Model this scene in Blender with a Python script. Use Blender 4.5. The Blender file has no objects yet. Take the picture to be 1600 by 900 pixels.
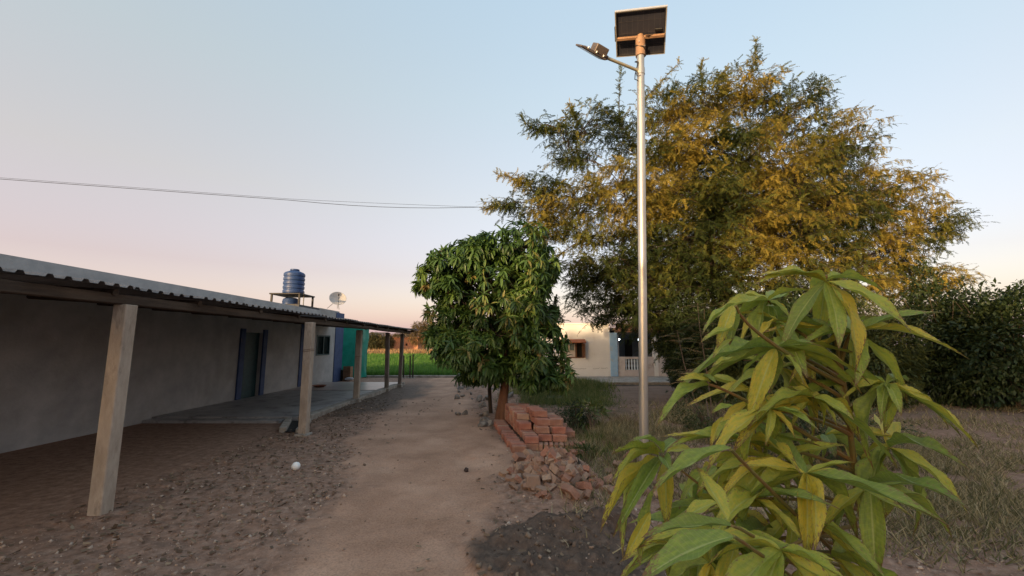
import bpy, math, random
import numpy as np
from mathutils import Vector, Matrix

random.seed(7)
rng = np.random.default_rng(7)
sc = bpy.context.scene
COL = sc.collection
R = math.radians

# ---------------------------------------------------------------- camera
CAM_H, PITCH, F = 1.65, R(7.7), 650.0           # F: focal length in pixels of a 1600 px wide frame
cam = bpy.data.cameras.new('camera')
cam.lens = 36.0 * F / 1600.0
cam.sensor_width = 36.0
cam.clip_start, cam.clip_end = 0.05, 3000
camo = bpy.data.objects.new('camera', cam)
COL.objects.link(camo)
camo.location = (0, 0, CAM_H)
camo.rotation_euler = (R(90) + PITCH, 0, 0)
sc.camera = camo

# ---------------------------------------------------------------- light
SUN_EL, SUN_AZ = 3.6, 212.0                      # azimuth clockwise from +Y: low, behind the camera and to its left
w = bpy.data.worlds.new('World')
sc.world = w
w.use_nodes = True
nt = w.node_tree
bg = nt.nodes['Background']
sky = nt.nodes.new('ShaderNodeTexSky')
sky.sky_type = 'NISHITA'
sky.sun_disc = False
sky.sun_elevation = R(SUN_EL)
sky.sun_rotation = R(SUN_AZ)
sky.altitude = 200
sky.air_density = 1.0
sky.dust_density = 4.0
sky.ozone_density = 1.6
# the low dusk band: pink-cream at the horizon fading up to pale blue, the same all the way round
tc = nt.nodes.new('ShaderNodeTexCoord')
sep = nt.nodes.new('ShaderNodeSeparateXYZ')
nt.links.new(tc.outputs['Generated'], sep.inputs[0])
ramp = nt.nodes.new('ShaderNodeValToRGB')
NK = 3.2                                         # share of the physical sky (it carries the glow round the low sun)
_z = [0, .035, .12, .21, .37, .6, .79, 1.0]
_n = [(.45, .4, .2), (.54, .48, .24), (1.13, 1.38, 1.25), (.99, 1.44, 1.48), (.67, 1.12, 1.55), (.43, .73, 1.1), (.29, .52, .81), (.21, .36, .56)]
_t = [(0.0, (5.5, 4.2, 4.0)), (0.07, (6.0, 4.85, 4.65)), (0.16, (6.05, 5.55, 5.45)), (0.32, (5.2, 5.6, 5.9)), (0.52, (4.15, 5.05, 5.75)), (0.75, (3.3, 4.5, 5.5)), (1.0, (3.0, 4.25, 5.7))]
els = [(p, tuple(max(.2, c[i] - NK * float(np.interp(p, _z, [q[i] for q in _n]))) for i in range(3))) for p, c in _t]
e = ramp.color_ramp.elements
SKYK = 7.0
e[0].position, e[0].color = els[0][0], tuple(c / SKYK for c in els[0][1]) + (1,)
e[1].position, e[1].color = els[-1][0], tuple(c / SKYK for c in els[-1][1]) + (1,)
for p, c in els[1:-1]:
    q = e.new(p); q.color = tuple(v / SKYK for v in c) + (1,)
nt.links.new(sep.outputs['Z'], ramp.inputs[0])
sclv = nt.nodes.new('ShaderNodeVectorMath'); sclv.operation = 'SCALE'; sclv.inputs['Scale'].default_value = SKYK
nt.links.new(ramp.outputs[0], sclv.inputs[0])
mx = nt.nodes.new('ShaderNodeMix'); mx.data_type = 'RGBA'; mx.blend_type = 'ADD'; mx.inputs[0].default_value = 1.0
nsc = nt.nodes.new('ShaderNodeVectorMath'); nsc.operation = 'SCALE'; nsc.inputs['Scale'].default_value = NK
nt.links.new(sky.outputs[0], nsc.inputs[0])
nt.links.new(nsc.outputs[0], mx.inputs[6])
nt.links.new(sclv.outputs[0], mx.inputs[7])
nt.links.new(mx.outputs[2], bg.inputs['Color'])
bg.inputs['Strength'].default_value = 0.115

sun = bpy.data.lights.new('sun', 'SUN')
sun.energy = 4.6
sun.angle = R(0.6)
sun.color = (1.0, 0.71, 0.40)
suno = bpy.data.objects.new('sun', sun)
COL.objects.link(suno)
az = R(SUN_AZ)
S = Vector((math.sin(az) * math.cos(R(SUN_EL)), math.cos(az) * math.cos(R(SUN_EL)), math.sin(R(SUN_EL))))
suno.rotation_euler = S.to_track_quat('Z', 'Y').to_euler()
suno.location = S * 60

sc.view_settings.view_transform = 'Standard'
sc.view_settings.look = 'None'
sc.view_settings.exposure = 0.36
sc.view_settings.gamma = 1.0
sc.render.engine = 'CYCLES'
sc.cycles.max_bounces = 6
sc.cycles.transparent_max_bounces = 8

# ---------------------------------------------------------------- measuring (photo pixel -> place)
CT, ST = math.cos(PITCH), math.sin(PITCH)
def ray(px, py):
    u, v = (px - 800) / F, (450 - py) / F
    return u, CT - v * ST, ST + v * CT
def P(px, py, Y):
    u, b, c = ray(px, py)
    return Vector((u / b * Y, Y, CAM_H + c / b * Y))
def G(px, py, z=0.0):
    u, b, c = ray(px, py)
    t = (z - CAM_H) / c
    return Vector((u * t, b * t, z))
def MPP(Y):
    return Y / F

# ---------------------------------------------------------------- noise in numpy
def vnoise(x, y, seed=0):
    xi, yi = np.floor(x).astype(np.int64), np.floor(y).astype(np.int64)
    fx, fy = x - xi, y - yi
    fx, fy = fx * fx * (3 - 2 * fx), fy * fy * (3 - 2 * fy)
    def h(a, b):
        n = (a * 374761393 + b * 668265263 + seed * 974634777) & 0x7fffffff
        n = ((n ^ (n >> 13)) * 1274126177) & 0x7fffffff
        return ((n ^ (n >> 16)) & 0xffff) / 65535.0
    a, b, c, d = h(xi, yi), h(xi + 1, yi), h(xi, yi + 1), h(xi + 1, yi + 1)
    return (a * (1 - fx) + b * fx) * (1 - fy) + (c * (1 - fx) + d * fx) * fy
def fbm(x, y, seed=0, o=4):
    s, a, t = 0, 1.0, 0
    for k in range(o):
        s = s + a * vnoise(x * 2 ** k, y * 2 ** k, seed + k); t += a; a *= .5
    return s / t

# ---------------------------------------------------------------- materials
def mat(name, c1, c2=None, scale=6.0, rough=.8, bump=0.0, bscale=60.0, metal=0.0, lo=.35, hi=.65,
        rnd=None, rndmix=.5, trans=0.0, transcol=None, attr=None, spec=.3, stretch=None, stain=None, emit=None):
    m = bpy.data.materials.new(name); m.use_nodes = True
    t = m.node_tree; N, L = t.nodes, t.links
    b = N['Principled BSDF']
    b.inputs['Roughness'].default_value = rough
    b.inputs['Metallic'].default_value = metal
    b.inputs['Specular IOR Level'].default_value = spec
    tcn = N.new('ShaderNodeTexCoord'); co = tcn.outputs['Object']
    if stretch:
        mp = N.new('ShaderNodeMapping'); mp.inputs['Scale'].default_value = stretch
        L.new(co, mp.inputs[0]); co = mp.outputs[0]
    col = None
    if c2 is not None:
        n = N.new('ShaderNodeTexNoise'); n.inputs['Scale'].default_value = scale
        n.inputs['Detail'].default_value = 8; n.inputs['Roughness'].default_value = .62
        L.new(co, n.inputs['Vector'])
        r = N.new('ShaderNodeValToRGB')
        r.color_ramp.elements[0].position, r.color_ramp.elements[1].position = lo, hi
        r.color_ramp.elements[0].color = (*c1, 1); r.color_ramp.elements[1].color = (*c2, 1)
        L.new(n.outputs['Fac'], r.inputs[0]); col = r.outputs[0]
    if stain:
        sc_, lo_, hi_, colr = stain
        n = N.new('ShaderNodeTexNoise'); n.inputs['Scale'].default_value = sc_
        n.inputs['Detail'].default_value = 6; n.inputs['Roughness'].default_value = .7
        L.new(co, n.inputs['Vector'])
        mr = N.new('ShaderNodeMapRange'); mr.inputs[1].default_value = lo_; mr.inputs[2].default_value = hi_
        L.new(n.outputs['Fac'], mr.inputs[0])
        mxx = N.new('ShaderNodeMix'); mxx.data_type = 'RGBA'
        L.new(mr.outputs[0], mxx.inputs[0])
        if col: L.new(col, mxx.inputs[6])
        else: mxx.inputs[6].default_value = (*c1, 1)
        mxx.inputs[7].default_value = (*colr, 1); col = mxx.outputs[2]
    if rnd:
        src = N.new('ShaderNodeObjectInfo').outputs['Random']
        if attr:
            an = N.new('ShaderNodeAttribute'); an.attribute_name = attr
            ad = N.new('ShaderNodeMath'); ad.operation = 'ADD'; L.new(src, ad.inputs[0]); L.new(an.outputs['Fac'], ad.inputs[1])
            fr = N.new('ShaderNodeMath'); fr.operation = 'FRACT'; L.new(ad.outputs[0], fr.inputs[0]); src = fr.outputs[0]
        r = N.new('ShaderNodeValToRGB'); r.color_ramp.interpolation = 'LINEAR'
        k = len(rnd)
        r.color_ramp.elements[0].color = (*rnd[0], 1); r.color_ramp.elements[1].color = (*rnd[-1], 1)
        for i in range(1, k - 1):
            q = r.color_ramp.elements.new(i / (k - 1)); q.color = (*rnd[i], 1)
        L.new(src, r.inputs[0])
        if col:
            mxx = N.new('ShaderNodeMix'); mxx.data_type = 'RGBA'; mxx.inputs[0].default_value = rndmix
            L.new(col, mxx.inputs[6]); L.new(r.outputs[0], mxx.inputs[7]); col = mxx.outputs[2]
        else: col = r.outputs[0]
    elif attr:
        an = N.new('ShaderNodeAttribute'); an.attribute_name = attr
    if col: L.new(col, b.inputs['Base Color'])
    else: b.inputs['Base Color'].default_value = (*c1, 1)
    if bump:
        n = N.new('ShaderNodeTexNoise'); n.inputs['Scale'].default_value = bscale
        n.inputs['Detail'].default_value = 5; n.inputs['Roughness'].default_value = .65
        L.new(co, n.inputs['Vector'])
        bp = N.new('ShaderNodeBump'); bp.inputs['Strength'].default_value = bump; bp.inputs['Distance'].default_value = .02
        L.new(n.outputs['Fac'], bp.inputs['Height']); L.new(bp.outputs[0], b.inputs['Normal'])
    if emit:
        b.inputs['Emission Color'].default_value = (*emit[0], 1); b.inputs['Emission Strength'].default_value = emit[1]
    if trans:
        tr = N.new('ShaderNodeBsdfTranslucent')
        if col: L.new(col, tr.inputs[0])
        else: tr.inputs[0].default_value = (*(transcol or c1), 1)
        ms = N.new('ShaderNodeMixShader'); ms.inputs[0].default_value = trans
        L.new(b.outputs[0], ms.inputs[1]); L.new(tr.outputs[0], ms.inputs[2])
        L.new(ms.outputs[0], N['Material Output'].inputs[0])
    return m

def leafmat(name, cols, clump=None, trans=.3, rough=.45, mid=None, spec=.35, objrand=False):
    """colour by the leaf's own tint attribute (0..1); optional pale midrib from attribute 'rib'"""
    m = bpy.data.materials.new(name); m.use_nodes = True
    t = m.node_tree; N, L = t.nodes, t.links
    b = N['Principled BSDF']; b.inputs['Roughness'].default_value = rough; b.inputs['Specular IOR Level'].default_value = spec
    an = N.new('ShaderNodeAttribute'); an.attribute_name = 'tint'
    src = an.outputs['Fac']
    if objrand:
        oi = N.new('ShaderNodeObjectInfo'); src = oi.outputs['Random']
        # blotches inside one leaf
        tcn = N.new('ShaderNodeTexCoord'); nz = N.new('ShaderNodeTexNoise'); nz.inputs['Scale'].default_value = 9
        L.new(tcn.outputs['Object'], nz.inputs['Vector'])
        mr = N.new('ShaderNodeMapRange'); mr.inputs[1].default_value = .3; mr.inputs[2].default_value = .7
        mr.inputs[3].default_value = -.22; mr.inputs[4].default_value = .22; L.new(nz.outputs['Fac'], mr.inputs[0])
        ad = N.new('ShaderNodeMath'); ad.operation = 'ADD'; L.new(src, ad.inputs[0]); L.new(mr.outputs[0], ad.inputs[1]); src = ad.outputs[0]
    r = N.new('ShaderNodeValToRGB'); k = len(cols)
    r.color_ramp.elements[0].color = (*cols[0], 1); r.color_ramp.elements[1].color = (*cols[-1], 1)
    for i in range(1, k - 1):
        q = r.color_ramp.elements.new(i / (k - 1)); q.color = (*cols[i], 1)
    L.new(src, r.inputs[0]); col = r.outputs[0]
    if mid:
        an = N.new('ShaderNodeAttribute'); an.attribute_name = 'rib'      # distance from the midrib, 0..1 across
        al = N.new('ShaderNodeAttribute'); al.attribute_name = 'along'
        mr = N.new('ShaderNodeMapRange'); mr.inputs[1].default_value = .03; mr.inputs[2].default_value = .10
        mr.inputs[3].default_value = .75; mr.inputs[4].default_value = 0; L.new(an.outputs['Fac'], mr.inputs[0])
        mxx = N.new('ShaderNodeMix'); mxx.data_type = 'RGBA'
        L.new(mr.outputs[0], mxx.inputs[0]); L.new(col, mxx.inputs[6]); mxx.inputs[7].default_value = (*mid, 1)
        col = mxx.outputs[2]
        # side veins as fine relief and slightly paler lines
        m1 = N.new('ShaderNodeMath'); m1.operation = 'MULTIPLY'; m1.inputs[1].default_value = 17; L.new(al.outputs['Fac'], m1.inputs[0])
        m2 = N.new('ShaderNodeMath'); m2.operation = 'MULTIPLY'; m2.inputs[1].default_value = 1.5; L.new(an.outputs['Fac'], m2.inputs[0])
        m3 = N.new('ShaderNodeMath'); m3.operation = 'SUBTRACT'; L.new(m1.outputs[0], m3.inputs[0]); L.new(m2.outputs[0], m3.inputs[1])
        m4 = N.new('ShaderNodeMath'); m4.operation = 'PINGPONG'; m4.inputs[1].default_value = .5; L.new(m3.outputs[0], m4.inputs[0])
        mr2 = N.new('ShaderNodeMapRange'); mr2.inputs[1].default_value = 0; mr2.inputs[2].default_value = .12
        mr2.inputs[3].default_value = .22; mr2.inputs[4].default_value = 0; L.new(m4.outputs[0], mr2.inputs[0])
        mx2 = N.new('ShaderNodeMix'); mx2.data_type = 'RGBA'; L.new(mr2.outputs[0], mx2.inputs[0]); L.new(col, mx2.inputs[6])
        mx2.inputs[7].default_value = (*mid, 1); col = mx2.outputs[2]
        bp = N.new('ShaderNodeBump'); bp.inputs['Strength'].default_value = .35; bp.inputs['Distance'].default_value = .003
        L.new(m4.outputs[0], bp.inputs['Height']); L.new(bp.outputs[0], b.inputs['Normal'])
    if mid:
        nz2 = N.new('ShaderNodeTexNoise'); nz2.inputs['Scale'].default_value = 26; nz2.inputs['Detail'].default_value = 6; nz2.inputs['Roughness'].default_value = .7
        L.new(tcn.outputs['Object'], nz2.inputs['Vector'])
        e1 = N.new('ShaderNodeMath'); e1.operation = 'POWER'; e1.inputs[1].default_value = 5; L.new(al.outputs['Fac'], e1.inputs[0])
        e2 = N.new('ShaderNodeMath'); e2.operation = 'POWER'; e2.inputs[1].default_value = 6; L.new(an.outputs['Fac'], e2.inputs[0])
        e3 = N.new('ShaderNodeMath'); e3.operation = 'MULTIPLY_ADD'; e3.inputs[1].default_value = .24; L.new(e1.outputs[0], e3.inputs[0]); L.new(nz2.outputs['Fac'], e3.inputs[2])
        e4 = N.new('ShaderNodeMath'); e4.operation = 'MULTIPLY_ADD'; e4.inputs[1].default_value = .10; L.new(e2.outputs[0], e4.inputs[0]); L.new(e3.outputs[0], e4.inputs[2])
        e5 = N.new('ShaderNodeMapRange'); e5.inputs[1].default_value = .61; e5.inputs[2].default_value = .68; L.new(e4.outputs[0], e5.inputs[0])
        mx3 = N.new('ShaderNodeMix'); mx3.data_type = 'RGBA'; L.new(e5.outputs[0], mx3.inputs[0]); L.new(col, mx3.inputs[6]); mx3.inputs[7].default_value = (.17, .085, .03, 1); col = mx3.outputs[2]
        # dust film
        d1 = N.new('ShaderNodeMapRange'); d1.inputs[1].default_value = .45; d1.inputs[2].default_value = .8; d1.inputs[4].default_value = .35; L.new(nz2.outputs['Fac'], d1.inputs[0])
        mx4 = N.new('ShaderNodeMix'); mx4.data_type = 'RGBA'; L.new(d1.outputs[0], mx4.inputs[0]); L.new(col, mx4.inputs[6]); mx4.inputs[7].default_value = (.36, .33, .20, 1); col = mx4.outputs[2]
    L.new(col, b.inputs['Base Color'])
    tr = N.new('ShaderNodeBsdfTranslucent'); L.new(col, tr.inputs[0])
    ms = N.new('ShaderNodeMixShader'); ms.inputs[0].default_value = trans
    L.new(b.outputs[0], ms.inputs[1]); L.new(tr.outputs[0], ms.inputs[2]); L.new(ms.outputs[0], N['Material Output'].inputs[0])
    return m

# ---------------------------------------------------------------- mesh helpers
ORG = {}
def mesh_np(name, V, Fc, m=None, smooth=False, attrs=None):
    V = np.asarray(V, dtype=np.float32).reshape(-1, 3)
    Fc = np.asarray(Fc, dtype=np.int32)
    k = Fc.shape[1]
    me = bpy.data.meshes.new(name)
    me.vertices.add(len(V)); me.vertices.foreach_set('co', V.ravel())
    me.loops.add(Fc.size); me.loops.foreach_set('vertex_index', Fc.ravel())
    me.polygons.add(len(Fc))
    me.polygons.foreach_set('loop_start', np.arange(0, Fc.size, k, dtype=np.int32))
    me.polygons.foreach_set('loop_total', np.full(len(Fc), k, dtype=np.int32))
    me.update(calc_edges=True)
    if smooth: me.shade_smooth()
    for an, av in (attrs or {}).items():
        a = me.attributes.new(an, 'FLOAT', 'POINT'); a.data.foreach_set('value', np.asarray(av, dtype=np.float32).ravel())
    if m: me.materials.append(m)
    return me
def place(name, me, parent=None, loc=(0, 0, 0), rot=None):
    """loc is a place in the world; a child is stored relative to its parent"""
    o = bpy.data.objects.new(name, me); COL.objects.link(o)
    loc = Vector(loc)
    if parent is not None:
        o.parent = parent; o.location = loc - ORG.get(parent.name, Vector())
    else: o.location = loc
    if rot is not None:
        o.rotation_mode = 'QUATERNION' if hasattr(rot, 'w') else 'XYZ'
        if hasattr(rot, 'w'): o.rotation_quaternion = rot
        else: o.rotation_euler = rot
    ORG[o.name] = loc.copy()
    return o
def tag(o, label=None, cat=None, group=None, kind=None):
    if label: o['label'] = label
    if cat: o['category'] = cat
    if group: o['group'] = group
    if kind: o['kind'] = kind
    return o
def thing(name, label, cat, loc=(0, 0, 0), group=None, kind=None):
    o = place(name, None, None, loc); o.empty_display_size = .2
    return tag(o, label, cat, group, kind)

class MB:
    def __init__(s): s.v, s.f = [], []
    def add(s, vs, fs):
        n = len(s.v); s.v += [tuple(v) for v in vs]; s.f += [tuple(i + n for i in f) for f in fs]; return s
    def box(s, lo, hi, M=None, bev=0.0):
        (x0, y0, z0), (x1, y1, z1) = lo, hi
        if bev > 0:
            vs = []; idx = {}
            for i, x in enumerate((x0, x1)):
                for j, y in enumerate((y0, y1)):
                    for k, z in enumerate((z0, z1)):
                        sx, sy, sz = (1, -1)[i], (1, -1)[j], (1, -1)[k]
                        idx[i, j, k] = len(vs)
                        vs += [(x, y + sy * bev, z + sz * bev), (x + sx * bev, y, z + sz * bev), (x + sx * bev, y + sy * bev, z)]
            fs = []
            for i in (0, 1): fs.append([idx[i, 0, 0], idx[i, 1, 0], idx[i, 1, 1], idx[i, 0, 1]][::(-1 if i == 0 else 1)])
            for j in (0, 1): fs.append([idx[0, j, 0] + 1, idx[0, j, 1] + 1, idx[1, j, 1] + 1, idx[1, j, 0] + 1][::(-1 if j == 0 else 1)])
            for k in (0, 1): fs.append([idx[0, 0, k] + 2, idx[1, 0, k] + 2, idx[1, 1, k] + 2, idx[0, 1, k] + 2][::(-1 if k == 0 else 1)])
            for j in (0, 1):
                for k in (0, 1): fs.append([idx[0, j, k] + 1, idx[1, j, k] + 1, idx[1, j, k] + 2, idx[0, j, k] + 2])
            for i in (0, 1):
                for k in (0, 1): fs.append([idx[i, 0, k], idx[i, 1, k], idx[i, 1, k] + 2, idx[i, 0, k] + 2])
            for i in (0, 1):
                for j in (0, 1): fs.append([idx[i, j, 0], idx[i, j, 1], idx[i, j, 1] + 1, idx[i, j, 0] + 1])
            for key, q in idx.items(): fs.append([q, q + 1, q + 2])
        else:
            vs = [(x, y, z) for x in (x0, x1) for y in (y0, y1) for z in (z0, z1)]
            fs = [(0, 1, 3, 2), (4, 6, 7, 5), (0, 4, 5, 1), (2, 3, 7, 6), (0, 2, 6, 4), (1, 5, 7, 3)]
        if M is not None: vs = [M @ Vector(v) for v in vs]
        return s.add(vs, fs)
    def tube(s, pts, rad, n=8, caps=True):
        pts = [Vector(p) for p in pts]
        if not hasattr(rad, '__len__'): rad = [rad] * len(pts)
        ref = None; vs = []
        for i, p in enumerate(pts):
            d = (pts[min(i + 1, len(pts) - 1)] - pts[max(i - 1, 0)])
            d = d.normalized() if d.length > 1e-9 else Vector((0, 0, 1))
            if ref is None:
                ref = d.orthogonal().normalized()
                if abs(d.z) > .9: ref = Vector((1, 0, 0))
            a = (ref - d * ref.dot(d)); a = a.normalized() if a.length > 1e-6 else d.orthogonal().normalized(); ref = a
            b = d.cross(a)
            for k in range(n):
                th = 2 * math.pi * k / n
                vs.append(p + (a * math.cos(th) + b * math.sin(th)) * rad[i])
        fs = [(i * n + k, i * n + (k + 1) % n, (i + 1) * n + (k + 1) % n, (i + 1) * n + k) for i in range(len(pts) - 1) for k in range(n)]
        if caps: fs += [tuple(range(n - 1, -1, -1)), tuple((len(pts) - 1) * n + k for k in range(n))]
        return s.add(vs, fs)
    def lathe(s, prof, c=(0, 0, 0), n=24, M=None, cap=True):
        c = Vector(c); vs = []
        for r, z in prof:
            for k in range(n):
                th = 2 * math.pi * k / n; v = Vector((r * math.cos(th), r * math.sin(th), z))
                vs.append((M @ v if M is not None else v) + c)
        fs = [(i * n + k, i * n + (k + 1) % n, (i + 1) * n + (k + 1) % n, (i + 1) * n + k) for i in range(len(prof) - 1) for k in range(n)]
        if cap: fs += [tuple(range(n - 1, -1, -1)), tuple((len(prof) - 1) * n + k for k in range(n))]
        return s.add(vs, fs)
    def mesh(s, name, m, smooth=False, org=(0, 0, 0)):
        me = bpy.data.meshes.new(name)
        o = Vector(org)
        me.from_pydata([tuple(Vector(v) - o) for v in s.v], [], s.f); me.update()
        if smooth:
            me.shade_smooth()
            me.set_sharp_from_angle(angle=R(38))
        if m: me.materials.append(m)
        return me
    def part(s, name, m, parent=None, smooth=False, loc=None):
        """vertices are world places; the object sits at its parent's origin, or at loc"""
        if loc is None: loc = ORG[parent.name] if parent is not None else (0, 0, 0)
        return place(name, s.mesh(name, m, smooth, loc), parent, loc)

def frames(d, up):
    """d (N,3) leaf axes, up (N,3) rough normals -> side, axis, normal"""
    d = d / np.maximum(np.linalg.norm(d, axis=1, keepdims=True), 1e-9)
    s = np.cross(d, up); ln = np.linalg.norm(s, axis=1, keepdims=True)
    s = np.where(ln < 1e-4, np.array([[1., 0, 0]]), s / np.maximum(ln, 1e-9))
    n = np.cross(s, d)
    return s, d, n
def scatter(tv, tf, pos, d, up, L, W=None, T=None):
    """copies of a template (x across, y along, z normal) -> joined vertices and faces"""
    s, dd, n = frames(np.asarray(d, float), np.asarray(up, float))
    N_ = len(pos); L = np.broadcast_to(L, (N_,)); W = L if W is None else np.broadcast_to(W, (N_,)); T = L if T is None else T
    T = np.broadcast_to(T, (N_,))
    V = (np.asarray(pos)[:, None, :] + s[:, None, :] * (tv[None, :, 0:1] * W[:, None, None])
         + dd[:, None, :] * (tv[None, :, 1:2] * L[:, None, None]) + n[:, None, :] * (tv[None, :, 2:3] * T[:, None, None]))
    Fc = (tf[None] + (np.arange(N_) * len(tv))[:, None, None]).reshape(-1, tf.shape[1])
    return V.reshape(-1, 3), Fc
def unit(n):
    v = rng.normal(size=(n, 3)); return v / np.linalg.norm(v, axis=1, keepdims=True)
def bez(a, b, c, n):
    return [a * (1 - t) ** 2 + b * 2 * t * (1 - t) + c * t * t for t in [i / (n - 1) for i in range(n)]]

# ================================================================ GROUND
SLABX = -4.42                                     # outer edge of the verandah slab
_l = [G(440, 890), G(482, 855), G(570, 751), G(546, 684), G(600, 640), G(640, 612), G(660, 598)]
_r = [G(760, 899), G(738, 850), G(745, 825), G(792, 790), G(800, 720), G(768, 680), G(745, 645), G(712, 612), G(715, 598)]
_ly, _lx = [p.y for p in _l], [p.x for p in _l]
_ry, _rx = [p.y for p in _r], [p.x for p in _r]
def sm(a, b, x):
    t = np.clip((x - a) / (b - a), 0, 1); return t * t * (3 - 2 * t)
def pathmask(x, y):
    wob = (fbm(x * 1.3, y * 1.3, 5) - .5) * .9 + (fbm(x * 6, y * 6, 9) - .5) * .35
    xl = np.interp(y, _ly, _lx) + wob; xr = np.interp(y, _ry, _rx) + wob * .8
    return sm(-.18, .22, x - xl) * sm(-.18, .22, xr - x)
MUD = G(868, 850)
def mudmask(x, y):
    wob = (fbm(x * 2.1, y * 2.1, 31) - .5) * .75 + (fbm(x * 9, y * 9, 32) - .5) * .25
    r = np.sqrt(((x - MUD.x - .12) / .98) ** 2 + ((y - MUD.y + .12) / .62) ** 2)
    return 1 - sm(.86, 1.04, r + wob * .6)
def mound(x, y, cx, cy, rx, ry):
    return np.exp(-(((x - cx) / rx) ** 2 + ((y - cy) / ry) ** 2))
HEAP = G(866, 750)
M1, M2 = G(745, 618), G(800, 612)
def gz(x, y):
    x = np.asarray(x, float); y = np.asarray(y, float)
    near = 1 / (1 + (np.abs(y) / 25) ** 2)
    pm, mm = pathmask(x, y), mudmask(x, y)
    rough = (1 - pm)
    z = (fbm(x * .35, y * .35, 2) - .5) * .10 * np.clip(near, 0, 1)
    z += (fbm(x * 3, y * 3, 3) - .5) * (.018 + .045 * rough) * near
    z += (fbm(x * 14, y * 14, 4, 3) - .5) * (.007 + .024 * rough) * (np.abs(y) < 16)
    _c = (np.interp(y, _ly, _lx) + np.interp(y, _ry, _rx)) / 2 + .12 * np.sin(y * .8)
    for _o in (-.55, .55):
        z -= .016 * np.exp(-((x - _c - _o) / .13) ** 2) * (.4 + fbm(x * 4, y * 1.5, 71, 2)) * (np.abs(y) < 24)
    z += mm * (.02 + .17 * (fbm(x * 3.6, y * 3.6, 11) - .40) + .075 * (fbm(x * 13, y * 13, 12) - .5) + .04 * (fbm(x * 34, y * 34, 13, 2) - .5))
    z += .10 * mm * mound(x, y, MUD.x + .55, MUD.y + .28, .5, .16)
    z += .20 * mound(x, y, M1.x, M1.y, .75, .9) + .14 * mound(x, y, M1.x + 1.1, M1.y - 1.2, .8, .8)
    z += .10 * mound(x, y, 1.9, 9.2, 1.3, 1.8)
    z += .17 * mound(x, y, HEAP.x, HEAP.y, .45, .5) + .10 * mound(x, y, 1.75, 6.4, .6, .7)
    z = z * (1 - sm(-.75, -.45, x) * sm(1.5, 1.25, x) * sm(6.3, 6.5, y) * sm(9.4, 9.1, y)) 
    # flat under the buildings and along the slab
    fl = sm(-4.35, -4.7, x) * sm(21.5, 20.5, y)
    z = z * (1 - fl)
    return z
def gz1(x, y): return float(gz(np.array([x]), np.array([y]))[0])
def GG(px, py):
    p = G(px, py)
    for _ in range(3): p = G(px, py, gz1(p.x, p.y))
    return p

def axis(a, b, d0, dense, grow, far):
    xs = list(np.arange(a, b, d0)); s = d0
    while xs[-1] < far: s *= grow; xs.append(xs[-1] + s)
    s = d0
    while xs[0] > -far: s *= grow; xs.insert(0, xs[0] - s)
    return np.array(xs)
gx = axis(-5.0, 4.0, .03, 0, 1.09, 900)
gy = np.array(sorted(list(np.arange(1.2, 7.5, .026)) + list(np.arange(7.5, 12, .045)) + list(np.arange(12, 22, .09))))
s_ = .09; ext = [gy[-1]]
while ext[-1] < 1500: s_ *= 1.12; ext.append(ext[-1] + s_)
bk = [gy[0]]; s_ = .05
while bk[0] > -300: s_ *= 1.2; bk.insert(0, bk[0] - s_)
gy = np.concatenate([np.array(bk[:-1]), gy, np.array(ext[1:])])
X, Y = np.meshgrid(gx, gy)
Z = gz(X, Y)
nx, ny = len(gx), len(gy)
idx = np.arange(nx * ny).reshape(ny, nx)
fc = np.stack([idx[:-1, :-1], idx[:-1, 1:], idx[1:, 1:], idx[1:, :-1]], -1).reshape(-1, 4)
pm = pathmask(X, Y)
wetslab = sm(SLABX + 1.75, SLABX + .9, X + (fbm(X * 1.7, Y * .8, 41) - .5) * 1.5) * sm(9.6, 10.8, Y + (fbm(X * 2, Y * 2, 40) - .5) * 2) * sm(19.5, 16.2, Y) * sm(SLABX - .2, SLABX, X)
mudm = mudmask(X, Y)
wet = np.clip(mudm + 1.0 * wetslab, 0, 1)
dry = sm(63, 68, Y)
lot = sm(1.2, 2.2, X + (fbm(X, Y, 50) - .5)) * sm(8.5, 10.5, Y) * sm(19.3, 18.4, Y)
green = sm(0.0, .8, X + (Y - 10) * .0) * sm(8.6, 10, Y) * sm(2.9, 1.9, X - .12 * (Y - 9)) * sm(18.4, 17.2, Y) * sm(.35, .6, fbm(X * 2, Y * 2, 60))

gm = bpy.data.materials.new('ground_soil'); gm.use_nodes = True
t = gm.node_tree; N, L = t.nodes, t.links; b = N['Principled BSDF']
b.inputs['Specular IOR Level'].default_value = .25
tcn = N.new('ShaderNodeTexCoord')
def nz(scale, det=8, ro=.62):
    n = N.new('ShaderNodeTexNoise'); n.inputs['Scale'].default_value = scale; n.inputs['Detail'].default_value = det
    n.inputs['Roughness'].default_value = ro; L.new(tcn.outputs['Object'], n.inputs['Vector']); return n.outputs['Fac']
def rp(src, stops):
    r = N.new('ShaderNodeValToRGB'); el = r.color_ramp.elements
    el[0].position, el[0].color = stops[0][0], (*stops[0][1], 1); el[1].position, el[1].color = stops[-1][0], (*stops[-1][1], 1)
    for p, c in stops[1:-1]: q = el.new(p); q.color = (*c, 1)
    L.new(src, r.inputs[0]); return r.outputs[0]
def at(n):
    a = N.new('ShaderNodeAttribute'); a.attribute_name = n; return a.outputs['Fac']
def mixc(f, a, b_):
    m = N.new('ShaderNodeMix'); m.data_type = 'RGBA'
    L.new(f, m.inputs[0]); L.new(a, m.inputs[6]); L.new(b_, m.inputs[7]); return m.outputs[2]
path_c = rp(nz(1.1), [(.28, (.28, .162, .104)), (.5, (.41, .245, .163)), (.7, (.52, .33, .228))])
fine = rp(nz(55, 6, .75), [(.30, (.40, .37, .35)), (.52, (1, 1, 1)), (.72, (1.35, 1.30, 1.25))])
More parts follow.
